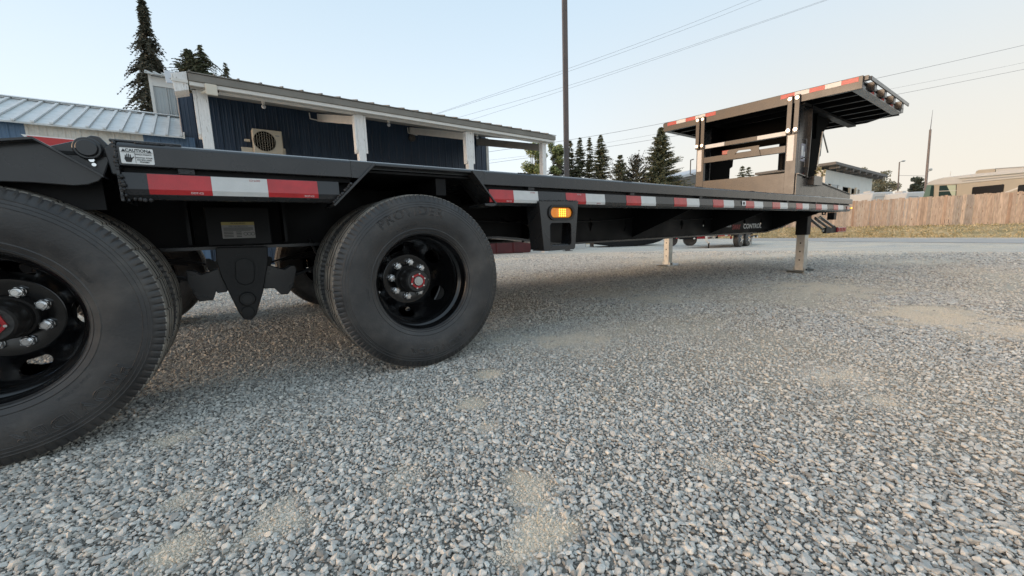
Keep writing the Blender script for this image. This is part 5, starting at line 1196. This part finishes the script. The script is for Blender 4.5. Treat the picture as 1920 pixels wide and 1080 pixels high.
# crossbars
up_(MB().box(UX+.0, UX+.04, N1, M0+.03, 1.745, 1.808), 'crossbar', 'paint', bevel=.003)
up_(MB().box(UX-.004, UX-.001, N1+.003, N1+.36, 1.75, 1.803), 'white_tape', 'white'); up_(MB().box(UX-.004, UX-.001, M0-.30, M0-.003, 1.75, 1.803), 'white_tape', 'white')
up_(MB().box(UX+.0, UX+.05, N1, M0+.03, 1.53, 1.618), 'lower_crossbar', 'paint', bevel=.003)
y_c = onX(1418, 290, UX)[1]; ya_ = onX(1424, 275, UX)[1]; yb_ = onX(1364, 290, UX)[1]; ys0 = onX(1410, 284, UX)[1]; ys1 = onX(1378, 290, UX)[1]
outer = [(ya_, 1.625), (ya_, 1.675), (yb_-.02, 1.675), (yb_, 1.655), (yb_, 1.535), (ya_-.02, 1.535)]; hole = [(ys0, 1.60), (ys0+.02, 1.64), (ys1-.05, 1.645), (ys1, 1.60), (ys1-.02, 1.59)]
vs, fs = shape2d(outer, [hole], .006); up_(MB().add([(UX-.008+c_, a, b_) for a, b_, c_ in vs], fs), 'latch_plate', 'paint')
ry0 = onX(1366, 285, UX)[1]; ry1 = onX(1353, 288, UX)[1]; up_(MB().box(UX+.01, UX+.05, ry0, ry1, 1.62, 1.68), 'red_marker_light', 'redlens', bevel=.004)
# neck: columns, cross panels
for Ya, Yb_, s_ in ((2.11, 2.125, 1), (3.475, 3.49, -1)):
    up_(MB().prism([(UX+.052, 1.2), (UX+.27, 1.2), (UX+.30, 1.35), (UX+.31, 1.75), (UX+.31, 2.14), (UX+.05, 2.14)], 'Y', Ya, Yb_), 'neck_column', 'paint')
    fl0 = [(UX+.27, 1.19), (UX+.30, 1.34), (UX+.31, 1.75), (UX+.31, 2.14)]; mb = MB()
    for (x0, z0), (x1, z1) in zip(fl0[:-1], fl0[1:]): mb.prism([(x0, z0), (x1, z1), (x1+.014, z1), (x0+.014, z0)], 'Y', Ya-.05, Yb_+.05)
    up_(mb, 'neck_flange', 'paint')
    up_(MB().prism([(6.53, 1.20), (7.12, 1.16), (7.16, 1.22), (7.17, 1.52), (7.26, 1.56), (7.30, 1.90), (7.62, 2.14), (6.53, 2.14)], 'Y', *((2.16, 2.175) if s_ == 1 else (3.42, 3.435))), 'neck_gusset', 'void')
up_(MB().box(6.92, 6.94, 2.13, 3.47, 1.77, 2.14), 'neck_cross_panel', 'void')
up_(MB().tube([(6.95, 2.10, 1.33), (7.0, 2.08, 1.86), (7.28, 2.08, 1.60)], .010, 6), 'brace_rod', 'galv')
up_(MB().box(6.62, 6.95, 2.02, 2.15, 1.10, 1.225), 'battery_box', 'paint', bevel=.004)
mb = MB()
for i in range(9):
    a = i*.7; cx, cz = 6.80+.045*i-.02, 1.25+.12*abs(math.sin(i*.5)); R2 = .024
    pts = [(cx+R2*1.3*math.cos(t_), 2.06+.02*math.sin(t_)*(i % 2), cz+R2*math.sin(t_)) for t_ in np.linspace(0, 2*PI, 9)]; mb.tube(pts, .007, 5)
tp_(mb, 'safety_chain', 'gold')
for yy, s_ in ((2.06, -1), (3.54, 1)):
    tp_(MB().tube([(UX+.01, yy, 1.68), (UX+.01, yy+s_*.05, 1.675), (UX+.01, yy+s_*.05, 1.45), (UX+.01, yy, 1.44)], .008, 8), 'grab_handle', 'paint')
q = onY(1506, 290, 2.105)
st2 = tp_(MB().box(6.34, 6.50, 2.1075, 2.1095, 1.43, 1.66), 'logo_sticker', mat('faded_grey_sticker', (.35, .34, .38), .5)); MB().box(6.36, 6.42, 2.106, 2.1072, 1.50, 1.63).box(6.44, 6.48, 2.106, 2.1072, 1.46, 1.56).build('print', MT['sticker'], st2)
tp_(MB().box(6.50, 6.54, 2.1075, 2.1095, 1.28, 1.44), 'white_tape', 'white'); tp_(MB().box(6.47, 6.51, 2.1075, 2.1095, 1.215, 1.278), 'red_tape', 'red')
# upper deck: plan outline with clipped front corners
U0, U1 = 1.49, 4.08; ZB, ZT = 2.14, 2.285
plan = [(UX+.05, U0+.04), (8.08, U0+.04), (8.50, U0+.46), (8.50, U1-.46), (8.08, U1-.04), (UX+.05, U1-.04)]
up_(MB().prism(plan, 'Z', ZT-.022, ZT-.002), 'upper_deck_plate', 'paint')
up_(MB().box(UX-.006, UX+.03, U0, U1, ZB, ZT), 'rear_rail', 'paint', bevel=.003)
seg = [(8.08, U0+.04), (8.50, U0+.46), (8.50, U1-.46), (8.08, U1-.04)]
mb = MB()
for a, b_ in zip(seg[:-1], seg[1:]): mb.bar((a[0], a[1], (ZB+ZT)/2), (b_[0], b_[1], (ZB+ZT)/2), .02, ZT-ZB-.01)
up_(mb, 'front_rail', 'paint')
for Ys, s_ in ((U0, 1), (U1, -1)):
    up_(MB().box(UX+.031, 8.10, *sorted((Ys+.045*s_, Ys+.055*s_)), ZB+.015, ZT-.025), 'side_web', 'under')
    up_(MB().box(UX+.031, 8.16, *sorted((Ys, Ys+.10*s_)), ZB, ZB+.012), 'side_flange', 'paint')
    up_(MB().box(UX+.10, 8.26, *sorted((Ys-.055*s_, Ys-.04*s_)), ZT-.045, ZT), 'side_rub_rail', 'galv' if False else 'paint', bevel=.003)
    up_(MB().box(UX+.031, UX+.10, *sorted((Ys-.04*s_, Ys+.05*s_)), ZT-.05, ZT-.002), 'rail_stub', 'paint')
    for k in range(4):
        x = UX+.32+.47*k; up_(MB().box(x, x+.10, *sorted((Ys-.040*s_, Ys+.045*s_)), ZB+.03, ZT-.015), 'stake_pocket', 'paint', bevel=.006)
    for k in range(4):
        x = UX+.08+.48*k; up_(MB().box(x, x+.12, *sorted((Ys+.040*s_, Ys+.044*s_)), ZB+.03, ZB+.085), 'red_tape', 'red'); up_(MB().box(x+.122, x+.235, *sorted((Ys+.040*s_, Ys+.044*s_)), ZB+.03, ZB+.085), 'white_tape', 'white')
    up_(MB().prism([(8.10, ZB), (8.26, ZB+.02), (8.26, ZT-.05), (8.10, ZT-.05)], 'Y', *sorted((Ys, Ys+.01*s_))), 'nose_gusset', 'paint')
for k in range(6):
    x = 6.5+.36*k; up_(MB().box(x, x+.05, U0+.056, U1-.056, ZB+.01, ZT-.024), 'upper_crossmember', 'under')
for y in (2.12, 3.47): up_(MB().box(UX+.04, 8.45, y-.05, y+.05, ZB-.03, ZB+.005), 'upper_beam', 'under')
tp_(MB().cyl((8.2, 2.9, zt(2.9, ZB-.01)), (8.2, 2.9, zt(2.9, ZB+.02)), .02, 10), 'underside_marker', 'redlens')
# coupler tube under the upper deck, between the neck beams
up_(MB().cyl((7.6, 2.78, 1.45), (7.6, 2.78, 2.14), .06, 18), 'coupler_tube', 'under', smooth=40)
# tape on the rear rail
def ytape(px0, px1, n_, mats_):
    a = onX(px0, 200, UX)[1]; b_ = onX(px1, 200, UX)[1]
    for i in range(n_):
        y0 = a+(b_-a)*i/n_; y1 = a+(b_-a)*(i+1)/n_; y0, y1 = sorted((y0, y1)); mt = mats_[i % 2]
        up_(MB().box(UX-.0085, UX-.0065, y0+.0005, y1-.0005, ZT-.060, ZT-.008), 'red_tape' if mt == 'red' else 'white_tape', mt)
ytape(1606, 1463, 5, ('red', 'white')); ytape(1343, 1253, 5, ('red', 'white'))

# ================================================================ THINGS SEEN UNDER THE TRAILER
# dark red bin
c = gp(935, 476); db = thing('steel_bin', 'dark red steel bin standing beyond the rear wheels of the flatbed', 'bin', (c.x, c.y, c.z), R_(-14))
MB().prism([(-1.6, .0), (1.55, .0), (1.85, .95), (-1.6, .95)], 'Y', 0, 1.6).build('body', MT['darkred'], db, local=True, bevel=.02)
for x in (-.9, -.1, .7): MB().box(x, x+.10, -.05, -.002, .05, .9).build('rib', MT['darkred'], db, local=True)
MB().box(-1.65, 1.9, -.06, -.001, .951, 1.02).build('rim', MT['darkred'], db, local=True)
for x in (-1.2, 1.1): MB().cyl((x, .1, .03), (x, .3, .03), .12, 14).build('roller', MT['under'], db, local=True)
# timber
def timber(px, py, w_, d_, h, lab, mt, rz=0):
    c = gp(px, py); T = thing('timber_block', lab, 'timber', (c.x, c.y, c.z), R_(-30+rz), 'timber offcuts on the gravel')
    MB().box(-w_/2, w_/2, 0, d_, 0, h).build('block', MT[mt], T, local=True, bevel=.01); return T
timber(1087, 466.5, .70, .5, .52, 'pale squared block beside the marker bracket, largest of the timber pieces', 'rvwhite')
timber(1102, 458, .35, .4, .62, 'raw yellow timber block right of the pale block', 'lumber', 5)
c = gp(1106, 463); pt_ = thing('wooden_pallet', 'small grey pallet in front of the raw timber block', 'pallet', (c.x, c.y, c.z), R_(-30))
for k in range(3): MB().box(-.35, .3, .0+.22*k, .12+.22*k, .22, .27).build('slat', MT['woodpole'], pt_, local=True)
for k in range(2): MB().box(-.33+.5*k, -.25+.5*k, 0, .6, 0, .219).build('bearer', MT['woodpole'], pt_, local=True)
# low black trailer body with rounded underside
c = gp(1180, 462); bt = thing('low_black_trailer', 'low black trailer body with a rounded underside seen below the beam', 'trailer', (c.x, c.y, c.z), R_(-30))
pts = [(-2.0, .35), (-1.6, .14), (-1.0, .05), (0, .02), (.9, .05), (1.5, .13), (1.95, .26), (2.2, .40), (2.2, .62), (-2.0, .62)]
MB().prism(pts, 'Y', 0, 1.8).build('body', MT['under'], bt, local=True, smooth=40); MB().cyl((2.25, 0, .0), (2.25, 0, .55), .03, 8).box(2.15, 2.35, -.1, .1, 0, .02).build('prop_leg', MT['galv'], bt, local=True)
for x in (-1.0, .5): MB().cyl((x, .2, .33), (x, .45, .33), .33, 24).build('wheel', MT['rubber'], bt, local=True)
# rear of another equipment trailer: bumper with three red lights, two tyres
c = gp(1282, 461); et = thing('equipment_trailer', 'black equipment trailer seen from behind with three red lights on its bumper', 'trailer', (c.x, c.y, c.z), R_(-47))
kx = 22/F
def eu_(px): return (px-1282)*kx*1.28
def ez_(py): return (461-py)*kx
MB().box(eu_(1249), eu_(1276), -.05, .1, ez_(447.5), ez_(442)).build('bumper', MT['under'], et, local=True)
for px in (1256, 1264, 1272): MB().cyl((eu_(px), -.07, ez_(446.4)), (eu_(px), -.051, ez_(446.4)), .05, 14).build('red_light', MT['redlens'], et, local=True)
for px in (1265.5, 1291.5): MB().cyl((eu_(px), .1, .33), (eu_(px), .4, .33), .345, 28).build('wheel', MT['rubber'], et, local=True, smooth=40, bevel=.03)
MB().box(eu_(1276)+.01, eu_(1327), -.04, .12, ez_(449), ez_(440)).build('frame_rail', MT['under'], et, local=True)
for i, (a, b_, mt) in enumerate(((1294, 1302, 'white'), (1302.3, 1310, 'red'), (1310.3, 1319, 'white'))): MB().box(eu_(a), eu_(b_), -.05, -.042, ez_(444.7), ez_(442.2)).build(mt+'_tape', MT[mt], et, local=True)
MB().box(eu_(1299), eu_(1316), -.052, -.043, ez_(448.6), ez_(445)).build('tail_lamp', MT['redlens'], et, local=True); MB().cyl((eu_(1295.5), -.06, ez_(448)), (eu_(1295.5), -.04, ez_(448)), .05, 12).build('white_lamp', MT['sticker'], et, local=True)
# tandem trailer with silver wheels
c = gp(1389, 463); tt_ = thing('tandem_trailer', 'black tandem axle trailer with grey wheels and chrome rims parked behind', 'trailer', (c.x, c.y, c.z), R_(4))
def tdy(w_): return w_
sx = 1/.46
WR = .36
def tl_wheel(x):
    wq = MB().cyl((x, 0, WR), (x, .24, WR), WR, 40).build('wheel', MT['rubber'], tt_, local=True, smooth=40, bevel=.03)
    MB().cyl((x, -.004, WR), (x, .0, WR), .21, 28).build('rim_recess', MT['rim'], wq, local=True); mb = MB()
    for k in range(5):
        a = 2*PI*k/5; mb.bar((x+.05*math.cos(a), -.02, WR+.05*math.sin(a)), (x+.19*math.cos(a), -.012, WR+.19*math.sin(a)), .06, .05, (0, 1, 0))
    mb.cyl((x, -.03, WR), (x, -.006, WR), .06, 16); mb.build('rim', MT['chrome'], wq, local=True); return wq
tl_wheel(0); tl_wheel(.92)
MB().box(-2.1, 3.3, .30, .38, .60, .80).build('side_rail', MT['under'], tt_, local=True); MB().box(-2.1, 3.3, 1.9, 2.0, .60, .80).build('side_rail', MT['under'], tt_, local=True)
MB().box(-2.0, 3.2, .381, 1.899, .74, .78).build('deck', MT['under'], tt_, local=True)
MB().prism([(-.50, .55), (-.40, .80), (1.32, .80), (1.42, .55), (1.36, .55), (1.28, .76), (-.36, .76), (-.44, .55)], 'Y', -.01, .29).build('mudguard', MT['under'], tt_, local=True)
MB().box(1.6, 3.0, .28, .34, .40, .50).build('lower_rail', MT['under'], tt_, local=True)
for x in (1.75, 2.35, 2.85): MB().box(x, x+.12, .26, .279, .36, .46).build('white_lamp', MT['sticker'], tt_, local=True)
MB().cyl((2.2, .3, .0), (2.2, .3, .45), .03, 8).build('prop_leg', MT['galv'], tt_, local=True)
MB().box(-1.9, -.6, .27, .299, .56, .63).build('red_tape', MT['red'], tt_, local=True); MB().box(-1.2, -.9, .265, .269, .56, .63).build('white_tape', MT['white'], tt_, local=True)
MB().cyl((-.62, .2, .47), (-.62, .24, .47), .07, 14).build('side_lamp', MT['redlens'], tt_, local=True)
cpt = [at(1326, 441, 17.8), at(1324, 446, 17.8), at(1326, 452, 17.8), at(1329, 455, 17.8)]
hk = thing('hitch_coupler', 'white trailer coupler with a drop leg between the two parked trailers', 'coupler', (cpt[3].x, cpt[3].y, zg(cpt[3].x, cpt[3].y)))
MB().tube([tuple(q) for q in cpt], .055, 8).build('drop_leg', MT['rvwhite'], hk)
a, b_ = at(1326, 443, 17.8), at(1343, 440.5, 18.2); MB().tube([tuple(a), tuple(b_)], .07, 8).sphere(tuple(at(1338, 444, 18)), .10, 8).build('coupler_head', MT['rvwhite'], hk)
MB().cyl((cpt[3].x, cpt[3].y, zg(cpt[3].x, cpt[3].y)), tuple(cpt[3]), .035, 8).build('foot', MT['under'], hk)

# a few dry stems lying on the stones
for px, py, L_, a_ in ((1008, 995, .055, .8), (1130, 760, .07, .2), (1450, 880, .05, 1.3)):
    c = gp(px, py); T = MB().tube([(c.x, c.y, c.z+.016), (c.x+L_*.5*math.cos(a_), c.y+L_*.5*math.sin(a_), c.z+.022), (c.x+L_*math.cos(a_), c.y+L_*math.sin(a_), c.z+.017)], .0011, 5).build('dry_stem', MT['lumber'])
    tag(T, {1008: 'thin straw coloured stem beside the large sandy patch in the near gravel', 1130: 'thin straw coloured stem on plain gravel in the middle of the yard', 1450: 'short straw coloured stem on the gravel towards the lower right'}[px], 'stem')

# brake lines and a wiring loom under the deck
for pts, r_ in (([(-.30, 2.235, .60), (-.34, 2.20, .52), (-.46, 2.22, .44), (-.55, 2.25, .45)], .007), ([(.32, 2.235, .60), (.36, 2.19, .50), (.50, 2.22, .43), (.62, 2.25, .45)], .007),
                ([(1.1, 2.236, .70), (2.0, 2.236, .675), (3.0, 2.236, .70), (4.2, 2.236, .68), (5.4, 2.236, .70)], .006), ([(1.35, 1.66, .70), (1.42, 1.75, .64), (1.5, 2.0, .67), (1.52, 2.236, .69)], .005)):
    P4 = []
    for i in range(len(pts)-1):
        for t_ in np.linspace(0, 1, 5)[:-1]: a, b_ = Vector(pts[i]), Vector(pts[i+1]); q_ = a.lerp(b_, t_); q_.z -= .02*math.sin(t_*PI); P4.append(q_)
    P4.append(Vector(pts[-1])); MB().tube(P4, r_, 6).build('hose', MT['hang'], TR, smooth=60)
